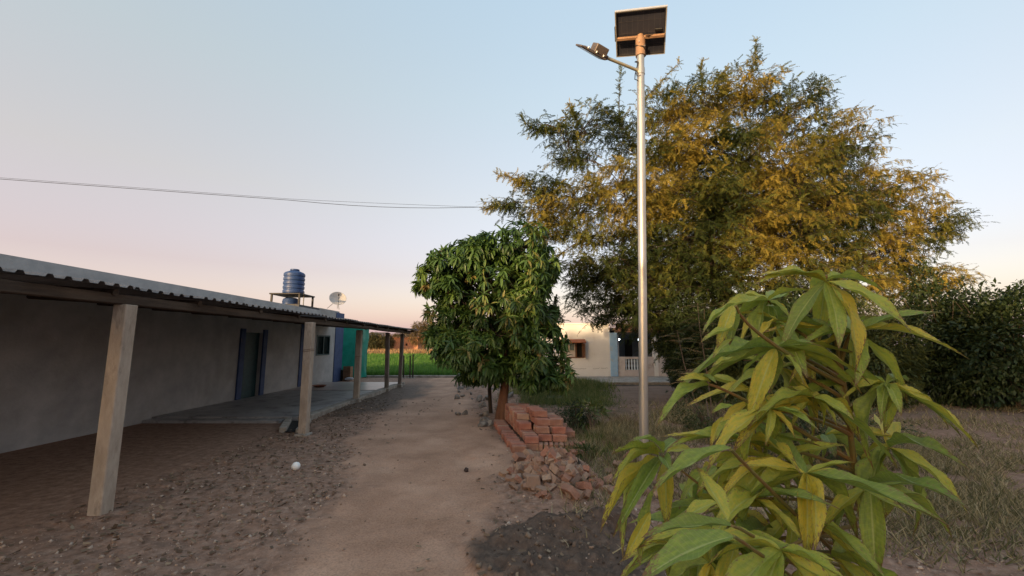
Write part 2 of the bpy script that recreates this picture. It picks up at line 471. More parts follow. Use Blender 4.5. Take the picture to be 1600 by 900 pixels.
mul = N.new('ShaderNodeMix'); mul.data_type = 'RGBA'; mul.blend_type = 'MULTIPLY'; mul.inputs[0].default_value = .7
L.new(path_c, mul.inputs[6]); L.new(fine, mul.inputs[7]); path_c = mul.outputs[2]
side_c = rp(nz(9, 10, .75), [(.30, (.13, .075, .050)), (.5, (.26, .158, .110)), (.72, (.40, .27, .20))])
lot_c = rp(nz(1.6), [(.3, (.16, .105, .078)), (.7, (.25, .172, .128))])
wet_c = rp(nz(12, 8, .7), [(.3, (.052, .034, .024)), (.55, (.115, .076, .054)), (.75, (.20, .14, .10))])
dry_c = rp(nz(.12), [(.3, (.30, .17, .08)), (.7, (.42, .26, .13))])
grn_c = rp(nz(6), [(.3, (.028, .040, .014)), (.7, (.060, .075, .028))])
c = mixc(at('path'), side_c, path_c); c = mixc(at('lot'), c, lot_c); c = mixc(at('grass'), c, grn_c)
c = mixc(at('wet'), c, wet_c); c = mixc(at('dry'), c, dry_c)
L.new(c, b.inputs['Base Color'])
mr = N.new('ShaderNodeMapRange'); mr.inputs[3].default_value = .93; mr.inputs[4].default_value = .72
L.new(at('wet'), mr.inputs[0]); L.new(mr.outputs[0], b.inputs['Roughness'])
bp = N.new('ShaderNodeBump'); bp.inputs['Strength'].default_value = .55; bp.inputs['Distance'].default_value = .012
L.new(nz(70, 8, .75), bp.inputs['Height'])
bp2 = N.new('ShaderNodeBump'); bp2.inputs['Strength'].default_value = .5; bp2.inputs['Distance'].default_value = .03
L.new(nz(16, 6, .7), bp2.inputs['Height']); L.new(bp.outputs[0], bp2.inputs['Normal']); L.new(bp2.outputs[0], b.inputs['Normal'])
me = mesh_np('ground', np.stack([X, Y, Z], -1), fc, gm, True,
             {'path': pm * (Y < 30), 'wet': wet, 'dry': dry, 'lot': lot * .9, 'grass': green})
tag(place('ground', me), kind='structure')

# crop field beyond the channel kerb
KERBY = 21.15
field_m = mat('field_green', (.035, .085, .016), (.075, .15, .028), scale=1.5, rough=.9, bump=.8, bscale=12)
FX0, FX1, FY1 = -26, 16, 64
m = MB(); n_ = 28
vs = [(FX0 + (FX1 - FX0) * i / n_, KERBY + .35 + (FY1 - KERBY - .35) * j / n_, .05) for j in range(n_ + 1) for i in range(n_ + 1)]
fs = [(j * (n_ + 1) + i, j * (n_ + 1) + i + 1, (j + 1) * (n_ + 1) + i + 1, (j + 1) * (n_ + 1) + i) for j in range(n_) for i in range(n_)]
m.add(vs, fs); tag(m.part('field', field_m), kind='structure')
# young crop blades
blade = np.array([[-.5, 0, 0], [.5, 0, 0], [.35, .5, .04], [-.35, .5, .04], [.04, 1, .22], [-.04, 1, .22]]); bladef = np.array([[0, 1, 2, 3], [3, 2, 4, 5]])
def blades(name, xs, ys, h, wd, m, lean=.35, zoff=0.0, tints=None, z=None):
    n = len(xs); z = gz(xs, ys) if z is None else z
    d = np.stack([rng.normal(0, lean, n), rng.normal(0, lean, n), np.ones(n)], -1)
    up = np.stack([rng.normal(0, 1, n), rng.normal(0, 1, n), np.zeros(n)], -1)
    V, Fc = scatter(blade, bladef, np.stack([xs, ys, z + zoff], -1), d, up, h, wd, h)
    tt = rng.random(n) if tints is None else tints
    return mesh_np(name, V, Fc, m, False, {'tint': np.repeat(tt, 6)})
n = 90000
yy = KERBY + .3 + (rng.random(n) ** 1.9) * (58 - KERBY); xx = (rng.random(n) * 2 - 1) * (3 + yy * .5) - 3.0
crop_m = leafmat('crop_blades', [(.045, .13, .016), (.08, .20, .028), (.15, .28, .045)], trans=.35)
k = (xx > FX0) & (xx < FX1) & (vnoise(xx * .25, yy * .5, 3) > .12); xx, yy = xx[k], yy[k]; n = len(xx)
me = blades('young_crop', xx, yy, .20 + .16 * rng.random(n) + .004 * (yy - 20), .016 + .0012 * (yy - 20), crop_m, .3, .03, z=np.full(n, .04))
tag(place('young_crop', me), 'bright green young crop filling the field behind the verandah', 'crop', kind='stuff')
# dry reddish stubble strip beyond
n = 16000
xx = rng.random(n) * 90 - 55; yy = 64 + rng.random(n) * 16
dryg = leafmat('dry_grass', [(.22, .12, .05), (.34, .20, .09), (.42, .30, .15)], trans=.2)
me = blades('dry_grass', xx, yy, .5 + .5 * rng.random(n), .10, dryg, .25, z=np.zeros(n))
tag(place('dry_grass', me), 'reddish dry grass strip along the far edge of the green field', 'grass', kind='stuff')

# concrete channel kerb
conc = mat('old_concrete', (.24, .21, .18), (.40, .36, .31), scale=5, rough=.9, bump=.4, bscale=35, stain=(3, .5, .75, (.12, .10, .08)))
kerb_t = thing('channel_kerb', 'low pale concrete kerb edging the green field', 'kerb', (-3, KERBY, 0))
for i in range(15):
    x0 = -15 + i * 1.62
    m = MB(); z_ = .11 + .012 * random.random()
    m.box((x0, KERBY - .09 + random.uniform(-.01, .01), -.1), (x0 + 1.60, KERBY + .10, z_), bev=.012)
    m.part('kerb_stone', conc, kerb_t)

# ================================================================ VERANDAH HOUSE (left)
HX, HY0, HY1, HZ = -7.8, 1.0, 19.3, 3.02
plaster = mat('grey_plaster', (.34, .345, .35), (.46, .46, .455), scale=2.2, rough=.9, bump=.35, bscale=25, stain=(.9, .5, .75, (.32, .31, .29)))
bluep = mat('blue_paint', (.035, .060, .15), (.055, .09, .20), scale=4, rough=.7, bump=.3, bscale=30, stain=(6, .6, .8, (.12, .13, .16)))
teal = mat('teal_shutter_paint', (.012, .045, .055), (.02, .07, .08), scale=8, rough=.5, bump=.2)
darkin = mat('dark_interior', (.02, .02, .02), rough=.9)
house = thing('verandah_house', 'low grey plastered house with blue painted corners behind the left verandah', 'house', (HX, 10, 0))
# wall with a window hole (17.3) and a door hole (12.4)
WY0, WY1, WZ0, WZ1 = 16.75, 17.95, 1.2, 2.02
DY0, DY1, DZ1 = 12.2, 13.1, 2.0
m = MB(); x0, x1 = HX - .23, HX
m.box((x0, HY0, -.05), (x1, DY0, HZ)).box((x0, DY0, DZ1), (x1, DY1, HZ)).box((x0, DY1, -.05), (x1, WY0, HZ))
m.box((x0, WY0, -.05), (x1, WY1, WZ0)).box((x0, WY0, WZ1), (x1, WY1, HZ)).box((x0, WY1, -.05), (x1, 18.45, HZ))
m.box((-13, HY0 - .2, -.05), (HX - .002, HY0 - .002, HZ)); m.box((-13, HY1 - .22, -.05), (HX - .25, HY1 - .01, HZ)); m.box((-13.2, HY0 - .2, -.05), (-13.002, HY1, HZ))
m.part('wall', plaster, house)
m = MB(); m.box((-13, HY0, 2.70), (HX - .24, HY1 - .24, 2.82)); m.part('roof_slab', conc, house)
m = MB(); m.box((HX - .26, 18.45, -.04), (HX + .03, HY1, HZ + .03), bev=.008); m.part('corner_pillar', bluep, house)['label'] = 'blue painted corner pillar'
m = MB(); m.box((HX - .2, 15.45, -.03), (HX + .03, 15.95, 2.52)); m.part('pillar', bluep, house)['label'] = 'blue painted pillar beside the window wall'
m = MB(); m.box((HX + .002, 12.0, 0), (HX + .05, 12.2, 2.1)).box((HX + .002, 13.1, 0), (HX + .05, 13.3, 2.1)); m.part('door_frame', bluep, house)
m = MB(); m.box((HX - .15, DY0, 0), (HX - .1, DY1, DZ1)); dr = m.part('door', teal, house)
m = MB(); m.box((HX - .1, DY0 + .1, .95), (HX - .07, DY0 + .14, 1.1)); m.part('handle', mat('steel_handle', (.4, .4, .4), metal=1, rough=.4), dr)
m = MB(); m.box((HX - .22, WY0, WZ0), (HX - .16, WY1, WZ1)); wn = m.part('window', teal, house)
m = MB()
for a, b_, c_, d_ in ((WY0, WY0 + .06, WZ0, WZ1), (WY1 - .06, WY1, WZ0, WZ1), (WY0 + .06, WY1 - .06, WZ0, WZ0 + .05), (WY0 + .06, WY1 - .06, WZ1 - .05, WZ1), ((WY0 + WY1) / 2 - .03, (WY0 + WY1) / 2 + .03, WZ0 + .05, WZ1 - .05)):
    m.box((HX - .158, a, c_), (HX + .02, b_, d_))
m.part('window_frame', teal, wn)
for i in range(9):
    y_ = WY0 + .12 + i * .12
    m = MB(); m.box((HX - .05, y_ - .008, WZ0 + .05), (HX - .03, y_ + .008, WZ1 - .05)); m.part('window_bar', teal, wn)
# parapet kerbs on the roof
m = MB(); m.box((HX - .6, 15.3, HZ + .003), (HX - .06, 16.9, HZ + .09)); m.part('parapet_block', mat('dark_coping', (.06, .06, .065), (.09, .09, .09)), house)
m = MB(); m.box((HX - .55, 16.95, HZ + .003), (HX - .04, 18.9, HZ + .1)); m.part('parapet', plaster, house)

# slab, steps and tiles
flo = mat('verandah_cement', (.27, .27, .28), (.38, .37, .365), scale=1.8, rough=.5, bump=.15, bscale=20, stain=(2.5, .5, .7, (.09, .085, .08)))
slab = thing('verandah_slab', 'grey cement verandah floor with a raised edge beside the dirt path', 'verandah floor', (-6, 12, 0))
m = MB(); m.box((HX + .001, 9.3, -.1), (SLABX - .22, 17.5, .095)); m.part('floor', flo, slab)
ka = [(SLABX - .22, SLABX)]
m = MB()
for i in range(10):
    y0 = 9.3 + i * .82; m.box((SLABX - .215, y0, -.1), (SLABX + random.uniform(-.012, .012), min(y0 + .815, 17.5), .105 + random.uniform(0, .012)), bev=.01)
m.part('edge_kerb', conc, slab)
tile_m = mat('floor_tile', (.36, .30, .28), (.44, .37, .34), scale=6, rough=.35, rnd=[(.33, .28, .26), (.42, .35, .32), (.48, .41, .38)], rndmix=.6)
tm = MB().box((-.296, -.296, 0), (.296, .296, .012), bev=.004).mesh('tile', tile_m)
for i in range(6):
    for j in range(5):
        cx, cy = HX + .31 + i * .598 * .885, 14.8 + j * .6
        if cx > SLABX - .4: continue
        place('tile', tm, slab, (cx + .002, cy, .0965))
# broken kerb returning round a drain pit by the first post
drain = thing('drain_pit', 'dark open drain pit edged by rough concrete next to the nearest post', 'drain', (-4.1, 8.6, 0))
m = MB()
a_, b_, c_ = GG(478, 672), GG(520, 648), GG(556, 632)
def lowwall(mb, p, q, wd, h):
    p, q = Vector((p[0], p[1], 0)), Vector((q[0], q[1], 0)); d = (q - p).normalized(); s = Vector((d.y, -d.x, 0)) * wd / 2
    ln = (q - p).length; Mx = Matrix.Translation(p) @ Matrix(((d.x, s.normalized().x, 0, 0), (d.y, s.normalized().y, 0, 0), (0, 0, 1, 0), (0, 0, 0, 1)))
    mb.box((0, -wd / 2, -.08), (ln, wd / 2, h), Mx, bev=.012)
lowwall(m, (-4.02, 8.15), (SLABX + .02, 9.28), .13, .07); m.part('kerb', conc, drain)
m = MB(); lowwall(m, (-4.36, 8.2), (-4.82, 9.28), .13, .085); m.part('kerb', conc, drain)
m = MB(); m.box((-7.8, 9.05, -.1), (-4.9, 9.295, .06), bev=.01); m.part('step', flo, drain)
m = MB(); m.add([(-4.1, 8.15, .012), (-4.3, 8.15, .012), (-4.76, 9.28, .014), (-4.46, 9.28, .014)], [(0, 1, 2, 3)]); m.part('pit_floor', mat('drain_silt', (.012, .011, .010), (.03, .026, .022), scale=9, rough=.8), drain)

# posts
postc = mat('post_concrete', (.32, .26, .205), (.48, .40, .325), scale=7, rough=.88, bump=.5, bscale=45, stretch=(1, 1, .35), stain=(5, .55, .75, (.12, .095, .08)))
postd = mat('weathered_post', (.15, .12, .10), (.26, .215, .18), scale=9, rough=.88, bump=.5, bscale=45, stretch=(1, 1, .3))
posts = [(474, 680, 485, 503, .145, postc, 'thick pale concrete post with wire tied round it beside the drain pit'),
         (556.5, 629, 562, 514, .15, postc, 'concrete verandah post standing in front of the green tarpaulin'),
         (604, 611.5, 606, 517.5, .13, postd, 'slim dark verandah post, second from the far end of the tin roof'),
         (626.5, 605, 629, 520, .125, postd, 'slim dark verandah post at the far end of the tin roof')]
PTOP = 2.06
for px, py, tx, ty, wd, pmat, lab in posts:
    bp_ = G(px, py, 0.0); bp_.z = 0.0
    top = P(tx, ty, bp_.y); top = Vector((top.x, bp_.y, PTOP))
    if py < 670: bp_.x = min(bp_.x, SLABX + .06)
    t_ = thing('verandah_post', lab, 'post', bp_, 'posts holding the tin roof')
    Mx = Matrix.Translation(bp_)
    sh = Matrix(((1, 0, (top.x - bp_.x) / PTOP, 0), (0, 1, 0, 0), (0, 0, 1, 0), (0, 0, 0, 1)))
    m = MB(); h = wd / 2
    m.box((-h, -h, -.05), (h, h, PTOP), Mx @ sh, bev=.008)
    m.part('shaft', pmat, t_)
    m = MB(); m.box((bp_.x - wd * .85, bp_.y - wd * .85, -.08), (bp_.x + wd * .8, bp_.y + wd * .9, .035 if px < 500 else .125), bev=.02); m.part('footing', conc, t_)
    if wd > .13:
        for zz in ((1.55, 1.52) if px < 500 else (1.3,)):
            m = MB(); q = [Mx @ sh @ Vector((a * (h + .004), b__ * (h + .004), zz + .01 * a)) for a, b__ in ((-1, -1), (1, -1), (1, 1), (-1, 1), (-1, -1))]
            m.tube(q, .004, 5); m.part('tie_wire', mat('rusty_wire', (.10, .05, .03), rough=.8), t_)
for yb, lab in ((4.35, 'concrete verandah post near the left edge, nearer than the pale wired post'),):
    bp_ = Vector((-4.05, yb, 0)); t_ = thing('verandah_post', lab, 'post', bp_, 'posts holding the tin roof')
    MB().box((-4.12, yb - .07, -.05), (-3.98, yb + .07, PTOP), bev=.008).part('shaft', postc, t_)

# tin roof: beam, rafters, sheets with real corrugation
tin = mat('corrugated_iron', (.10, .10, .105), (.22, .22, .225), scale=3, rough=.5, metal=.55, bump=.1, stain=(4, .5, .7, (.085, .05, .035)), rnd=[(.08, .08, .09), (.17, .17, .18), (.24, .23, .23)], rndmix=.4)
wood = mat('roof_timber', (.045, .032, .024), (.10, .072, .052), scale=6, rough=.85, bump=.4, stretch=(3, .3, 3))
roof = thing('tin_roof', 'dark corrugated iron lean-to roof over the verandah', 'roof', (-6, 10, 2.1))
RX0, RX1, RZ0, RZ1 = HX + .01, -3.95, 2.46, 2.215
RY0, RY1 = 1.6, 17.35
m = MB(); m.box((-4.14, RY0, PTOP + .002), (-4.02, 10.1, PTOP + .10), bev=.006); m.part('beam', wood, roof)
m = MB(); m.tube([(-4.08 - .012 * (k - 10) , k, PTOP + .055 + .008 * math.sin(k * 1.7)) for k in range(10, 18)], .052, 8); m.part('beam', wood, roof)
def rz(x): return RZ1 + (RZ0 - RZ1) * (RX1 - x) / (RX1 - RX0)
for k in range(14):
    y_ = RY0 + .3 + k * 1.17 + random.uniform(-.1, .1)
    m = MB(); m.tube([(-4.0, y_, rz(-4.0) - .05), (-7.77, y_ + random.uniform(-.1, .1), rz(-7.77) - .05)], .036, 7); m.part('rafter', wood, roof)
for x_ in (-5.0, -6.1, -7.2):
    m = MB(); m.tube([(x_, RY0 + .05, rz(x_) - .014), (x_ , RY1 - .05, rz(x_) - .014)], .0125, 6); m.part('purlin', wood, roof)
pitch = .15; nper = 6; sw = pitch * nper
prof = [(0, 0), (.3, 0), (.42, 1), (.68, 1), (.8, 0)]
nsheet = int((RY1 - RY0) / sw)
for k in range(nsheet + 1):
    y0 = RY0 + k * sw; vs, fs = [], []
    dz = random.uniform(0, .006) + (k % 2) * .004; dx = random.uniform(-.06, .06)
    yz = []
    for i in range(nper):
        for a, h in prof: yz.append((y0 + (i + a) * pitch, h * .028))
    yz.append((y0 + nper * pitch + .02, 0))
    nxs = 5
    for layer in (0, .004):
        for q in range(nxs + 1):
            x_ = RX1 + dx + (RX0 - RX1 - dx) * q / nxs
            for y_, h in yz: vs.append((x_, y_, rz(x_) + h + dz + layer + (.004 * math.sin(y_ * 3 + k) if q == 0 else 0)))
    nn = len(yz)
    for layer in (0, 1):
        o_ = layer * nn * (nxs + 1)
        for q in range(nxs):
            for i in range(nn - 1): fs.append((o_ + q * nn + i, o_ + q * nn + i + 1, o_ + (q + 1) * nn + i + 1, o_ + (q + 1) * nn + i))
    o_ = nn * (nxs + 1)
    for i in range(nn - 1): fs.append((i, i + 1, o_ + i + 1, o_ + i))
    MB().add(vs, fs).part('roof_sheet', tin, roof)

# things on the roof
blackp = mat('dark_steel', (.03, .028, .027), rough=.6, metal=.3)
tankm = mat('blue_plastic', (.025, .055, .15), (.035, .07, .18), scale=3, rough=.45, stain=(3, .55, .8, (.08, .09, .12)))
tc_ = Vector((HX - .95, 16.0, HZ)); tc_ = P(454, 470, 16.0)
tx = tc_.x
stand = thing('tank_stand', 'dark steel stand on the flat roof holding up the blue water tank', 'stand', (tx, 16.2, 2.82))
zt = P(462, 459, 15.9).z
m = MB(); m.box((tx - .62, 15.6, zt - .05), (tx + .56, 16.8, zt), bev=.008); m.part('platform', blackp, stand)
for a in (-.55, .5):
    for b_ in (15.67, 16.73):
        m = MB(); m.box((tx + a - .03, b_ - .03, 2.822), (tx + a + .03, b_ + .03, zt - .051)); m.part('leg', blackp, stand)
for b_ in (15.67, 16.73):
    m = MB(); m.box((tx - .515, b_ - .02, 3.12), (tx + .465, b_ + .02, 3.16)); m.part('brace', blackp, stand)
tank = thing('water_tank', 'ribbed blue plastic water tank on the steel stand above the roof', 'water tank', (tx, 16.2, zt))
pr = [(.34, 0), (.36, .02)]
zz = .02
for k in range(5): pr += [(.36, zz + .02), (.385, zz + .05), (.385, zz + .13), (.36, zz + .16)]; zz += .165
pr += [(.34, zz + .02), (.15, zz + .10)]
m = MB(); m.lathe(pr, (tx - .02, 16.2, zt + .001), 28); m.part('tank_body', tankm, tank, True)
m = MB(); m.lathe([(.16, 0), (.17, .01), (.17, .05), (.15, .06)], (tx - .02, 16.2, zt + zz + .102), 20); m.part('lid', tankm, tank, True)
m = MB(); m.tube([(tx + .30, 16.2, zt + .10), (tx + .40, 16.2, zt + .10), (tx + .40, 16.2, zt - .3), (tx + .40, 16.2, 2.85)], .02, 8); m.part('pipe', mat('grey_pipe', (.25, .25, .26), rough=.5), tank, True)
bar = thing('blue_barrel', 'blue plastic barrel standing under the steel tank stand', 'barrel', (tx - .1, 16.2, 2.82))
m = MB(); m.lathe([(.26, 0), (.29, .03), (.29, .2), (.30, .22), (.29, .24), (.29, .45), (.30, .47), (.27, .58), (.2, .62)], (tx - .1, 16.2, 2.822), 24); m.part('barrel_body', tankm, bar, True)

dc = P(528, 466, 17.4); dr_ = .335
dish = thing('satellite_dish', 'pale round satellite dish on a thin tripod mount on the house roof', 'satellite dish', (dc.x, 17.4, HZ + .1))
nrm = Vector((.42, -.72, .50)).normalized()
q = nrm.to_track_quat('Z', 'Y').to_matrix().to_4x4()
dm = mat('dish_grey', (.42, .40, .38), (.52, .49, .46), scale=5, rough=.6)
prof = [(dr_ * i / 9, .09 * (i / 9) ** 2 - .09) for i in range(10)]
m = MB(); pf = [(max(r, .001), z) for r, z in prof] + [(dr_ + .006, .0), (dr_ + .004, -.012)] + [(max(r, .001), z - .008) for r, z in reversed(prof)]
m.lathe(pf, dc, 32, q); m.part('reflector', dm, dish, True)
fp = dc + nrm * .27
m = MB(); rd = q @ Vector((0, -dr_, -.01)); m.tube([dc + (q @ Vector((.02, -dr_ * .97, 0))), dc + nrm * .14 + (q @ Vector((0, -dr_ * .55, 0))), fp], .009, 6); m.part('feed_arm', blackp, dish, True)
m = MB(); m.tube([fp + nrm * .02, fp - nrm * .07], [.025, .03], 10); m.part('receiver', blackp, dish, True)
hub = dc - nrm * .10
for ax_, ay_ in ((-.34, -.2), (.06, -.15), (-.05, .3)):
    m = MB(); m.tube([hub, (dc.x + ax_, 17.4 + ay_, HZ + .1)], .011, 6); m.part('strut', mat('galv_strut', (.3, .28, .26), metal=.6, rough=.5), dish, True)

# green tarpaulin hung round the far corner
tarp = mat('green_tarpaulin', (.010, .20, .15), (.016, .27, .21), scale=3, rough=.5, bump=.3, bscale=8, trans=.25)
TY = 20.25
p0, p1 = P(531, 550, TY).x, P(563.5, 550, TY).x
p2x, p2y = p1 + .05, 21.05
ztop = P(550, 512, TY).z
na, nb = 46, 26; vs, fs = [], []
La, Lb = p1 - p0, math.hypot(p2x - p1, p2y - TY)
for j in range(nb + 1):
    for i in range(na + 1):
        s = (La + Lb) * i / na
        if s < La: x_, y_, nx_, ny_ = p0 + s, TY, 0, -1
        else: f_ = (s - La) / Lb; x_, y_, nx_, ny_ = p1 + (p2x - p1) * f_, TY + (p2y - TY) * f_, 1, 0
        v = j / nb; z_ = .06 + (ztop - .06) * v + .035 * math.sin(s * 3.1) * v
        wv = .035 * math.sin(s * 9 + 2 * math.sin(v * 5)) * (1 - .5 * v) + .05 * float(vnoise(np.array([s * 2.2]), np.array([v * 5]), 4)[0]) + .03 * math.exp(-((v - .62 - .1 * s) * 14) ** 2)
        vs.append((x_ + nx_ * wv, y_ + ny_ * wv, z_))
fs = [(j * (na + 1) + i, j * (na + 1) + i + 1, (j + 1) * (na + 1) + i + 1, (j + 1) * (na + 1) + i) for j in range(nb) for i in range(na)]
tp = thing('tarpaulin_screen', 'crumpled green tarpaulin hung as a screen at the far corner of the house', 'tarpaulin', (p1, TY, 0))
MB().add(vs, fs).part('sheet', tarp, tp, True)
for x_, y_ in ((p0 + .05, TY + .07), (p1 - .02, TY + .12), (p2x - .05, p2y + .03)):
    m = MB(); m.tube([(x_, y_, -.05), (x_, y_, ztop + .05)], .03, 6); m.part('pole', wood, tp)
m = MB(); m.tube([(p0 - .1, TY + .07, ztop - .01), (p1, TY + .08, ztop - .02), (p2x, p2y, ztop - .08)], .025, 6); m.part('rail', wood, tp)

# wooden box, plastic bag, bowl by the wall
bx = P(543, 590, 19.3); z0 = gz1(bx.x, 19.3)
cr = thing('wooden_crate', 'upright brown wooden crate in front of the green tarpaulin', 'crate', (bx.x, 19.3, 0))
brw = mat('box_wood', (.17, .10, .055), (.28, .17, .10), scale=5, rough=.8, bump=.3, stretch=(1, 1, 4))
for k in range(4):
    m = MB(); m.box((bx.x - .16 + k * .082, 19.15, z0 + .0), (bx.x - .082 + k * .082, 19.17, .66 + random.uniform(-.01, .01)), bev=.003); m.part('plank', brw, cr)
m = MB(); m.box((bx.x - .16, 19.172, z0), (bx.x - .14, 19.48, .64)).box((bx.x + .146, 19.172, z0), (bx.x + .166, 19.48, .64)).box((bx.x - .138, 19.18, .60), (bx.x + .144, 19.48, .62)).box((bx.x - .138, 19.46, z0), (bx.x + .144, 19.48, .598)); m.part('side', brw, cr)
m = MB(); m.box((bx.x - .48, 19.2, 0), (bx.x - .2, 19.5, .5), bev=.02); tag(m.part('dark_sack', mat('dark_sacking', (.02, .022, .02), (.04, .04, .038), scale=9, bump=.6), None), 'dark full sack standing left of the brown crate', 'sack')
p = G(546, 597, .02)
v0 = unit(42) * np.array([.17, .1, .06]) * (1 + .35 * rng.random((42, 1)))
import bmesh
def hull(vs, name, m, smooth=False):
    bm = bmesh.new(); [bm.verts.new(v) for v in vs]; bmesh.ops.convex_hull(bm, input=bm.verts)
    for v in [v for v in bm.verts if not v.link_faces]: bm.verts.remove(v)
    me = bpy.data.meshes.new(name); bm.to_mesh(me); bm.free()
    if smooth: me.shade_smooth()
    if m: me.materials.append(m)
    return me
tag(place('plastic_bag', hull(v0, 'plastic_bag', mat('white_plastic', (.6, .6, .62), rough=.4, trans=.3)), None, (p.x, p.y, .16)), 'crumpled white plastic bag on the floor beside the crate', 'plastic bag')
p = G(499, 605, .1)
m = MB(); m.lathe([(.02, .0), (.15, .01), (.24, .07), (.25, .075), (.235, .078), (.15, .03), (.02, .02)], (p.x, p.y, .098), 24)
tag(m.part('clay_pan', mat('red_clay', (.22, .09, .05), (.30, .13, .08), rough=.8), None, True, loc=(p.x, p.y, .098)), 'shallow red clay pan on the verandah floor under the window', 'pan')

# pairs of steel gate posts behind the verandah end
gs = mat('rusty_steel', (.035, .028, .025), (.075, .05, .038), scale=12, rough=.7, metal=.3)
for k, (px, lab) in enumerate(((624.5, 'thin dark steel stake left of and behind the last verandah post'), (630.5, 'thin dark steel stake just right of and behind the last verandah post'),
                               (640.5, 'left one of the two thin steel stakes standing free by the field kerb'), (645, 'taller right one of the two thin steel stakes standing free by the field kerb'))):
    b0 = G(px, 591); t0 = P(px + .5, (556, 556, 556.5, 554.5)[k], b0.y)
    t_ = thing('steel_stake', lab, 'stake', (b0.x, b0.y, gz1(b0.x, b0.y)), 'steel stakes by the field kerb')
    m = MB(); m.tube([(b0.x, b0.y, -.1), (t0.x, b0.y, t0.z)], .033, 8); m.part('shaft', gs, t_, True)
    m = MB(); m.box((t0.x - .05, b0.y - .05, t0.z), (t0.x + .05, b0.y + .05, t0.z + .02), bev=.004); m.part('cap', gs, t_)
    m = MB(); m.box((b0.x - .10, b0.y - .1, -.05), (b0.x + .10, b0.y + .1, .03 + gz1(b0.x, b0.y)), bev=.01); m.part('footing', conc, t_)

# ================================================================ WHITE HOUSE (right, beyond the lot)
WY = 20.4
def wx(px): return P(px, 560, WY).x
def wz(py): return P(900, py, WY).z
cream = mat('cream_wall', (.74, .72, .69), (.82, .80, .77), scale=1.4, rough=.85, bump=.25, bscale=12, stain=(1.1, .55, .85, (.56, .50, .44)))
pink = mat('pinkish_plaster', (.54, .48, .46), (.64, .58, .55), scale=2.2, rough=.85, bump=.3, bscale=14, stain=(2, .5, .72, (.34, .26, .21)))
bluec = mat('pale_blue_paint', (.28, .46, .66), (.36, .54, .73), scale=3, rough=.75, stain=(4, .55, .8, (.42, .42, .40)))
wh = thing('white_house', 'cream plastered house with a pale blue pillar and shaded porch behind the street light pole', 'house', (wx(910), WY, 0))
xl, xc0, xc1, xr = wx(838), wx(953.5), wx(965), wx(1190)
top = wz(507); wx0, wx1, wz0, wz1 = wx(877.5), wx(912), wz(559.5), wz(534)
m = MB(); y0, y1 = WY, WY + .25
m.box((xl, y0, -.1), (wx0, y1, top)).box((wx0, y0, -.1), (wx1, y1, wz0)).box((wx0, y0, wz1), (wx1, y1, top)).box((wx1, y0, -.1), (xc0, y1, top))
m.box((xl, y1 + .002, -.1), (xl + .25, WY + 7, top)); m.box((xl + .252, WY + 6.8, -.1), (xr, WY + 7, top)); m.box((xr - .2, y1, -.1), (xr, WY + 6.79, top))
m.part('wall', cream, wh)
m = MB(); m.box((xl - .04, y0 - .05, top + .002), (xc0 + .3, y1 + .03, top + .07), bev=.008); m.part('coping', cream, wh)
m = MB(); m.box((xl + .26, y1 + .01, top - .28), (xr - .21, WY + 6.79, top - .15)); m.part('roof_slab', conc, wh)
m = MB(); m.box((xc0, y0 - .06, -.1), (xc1, y1, wz(520)), bev=.006); m.part('pillar', bluec, wh)['label'] = 'pale blue painted pillar'
# cracks under the window, cut as thin recess strips
crackm = mat('dark_crack', (.10, .08, .07))
for (x_a, y_a, x_b, y_b) in ((897, 576.5, 916, 575.5), (926, 576, 937, 575), (939, 575, 950, 575.5)):
    pts = []; nseg = 9
    for i in range(nseg):
        f_ = i / (nseg - 1); pp = P(x_a + (x_b - x_a) * f_, y_a + (y_b - y_a) * f_, WY); pts.append((pp.x, WY - .002, pp.z + random.uniform(-.02, .02)))
    m = MB(); m.tube(pts, .007, 4); m.part('crack', crackm, wh)
# window: frame, two small panes left, open dark half right
frm = mat('cream_frame', (.50, .45, .38), rough=.6); glassd = mat('dark_glass', (.02, .03, .03), rough=.08, spec=.6)
brown = mat('brown_wood', (.13, .06, .035), (.20, .10, .06), scale=8, rough=.7)
win = MB().box((wx0, WY + .16, wz0), (wx1, WY + .2, wz1)).part('window', darkin, wh)
m = MB(); t_ = .05
for a, b_, c_, d_ in ((wx0, wx0 + t_, wz0, wz1), (wx1 - t_, wx1, wz0, wz1), (wx0 + t_, wx1 - t_, wz0, wz0 + t_), (wx0 + t_, wx1 - t_, wz1 - t_, wz1), (wx(899), wx(901.5), wz0 + t_, wz1 - t_)): m.box((a, WY - .02, c_), (b_, WY + .14, d_))
m.part('window_frame', brown, win)
m = MB()
for a, b_, c_, d_ in ((wx(880), wx(899) - .004, wz(549), wz(547.5)), (wx(888.6), wx(890.6), wz(547.5), wz(537)), (wx(880), wx(881.5), wz(547.5), wz(537)), (wx(897.4), wx(899) - .004, wz(547.5), wz(537))): m.box((a, WY - .035, c_), (b_, WY + .02, d_))
m.part('sash', frm, win)
for a, b_ in ((881.5, 888.6), (890.6, 897.4)):
    m = MB(); m.box((wx(a), WY - .01, wz(547.5)), (wx(b_), WY, wz(537))); m.part('pane', mat('grey_pane', (.16, .20, .20), rough=.15, spec=.5), win)
m = MB(); m.box((wx(880), WY - .008, wz0 + t_), (wx(899) - .004, WY + .01, wz(549) - .003)); m.part('lower_panel', pink, win)
m = MB(); m.add([(wx(875), WY - .38, wz(534.5)), (wx(914.5), WY - .38, wz(534.5)), (wx(914.5), WY - .002, wz(530)), (wx(875), WY - .002, wz(530)),
                 (wx(875), WY - .38, wz(536)), (wx(914.5), WY - .38, wz(536)), (wx(914.5), WY - .002, wz(532)), (wx(875), WY - .002, wz(532))],
                [(0, 1, 2, 3), (4, 7, 6, 5), (0, 4, 5, 1), (1, 5, 6, 2), (0, 3, 7, 4)])
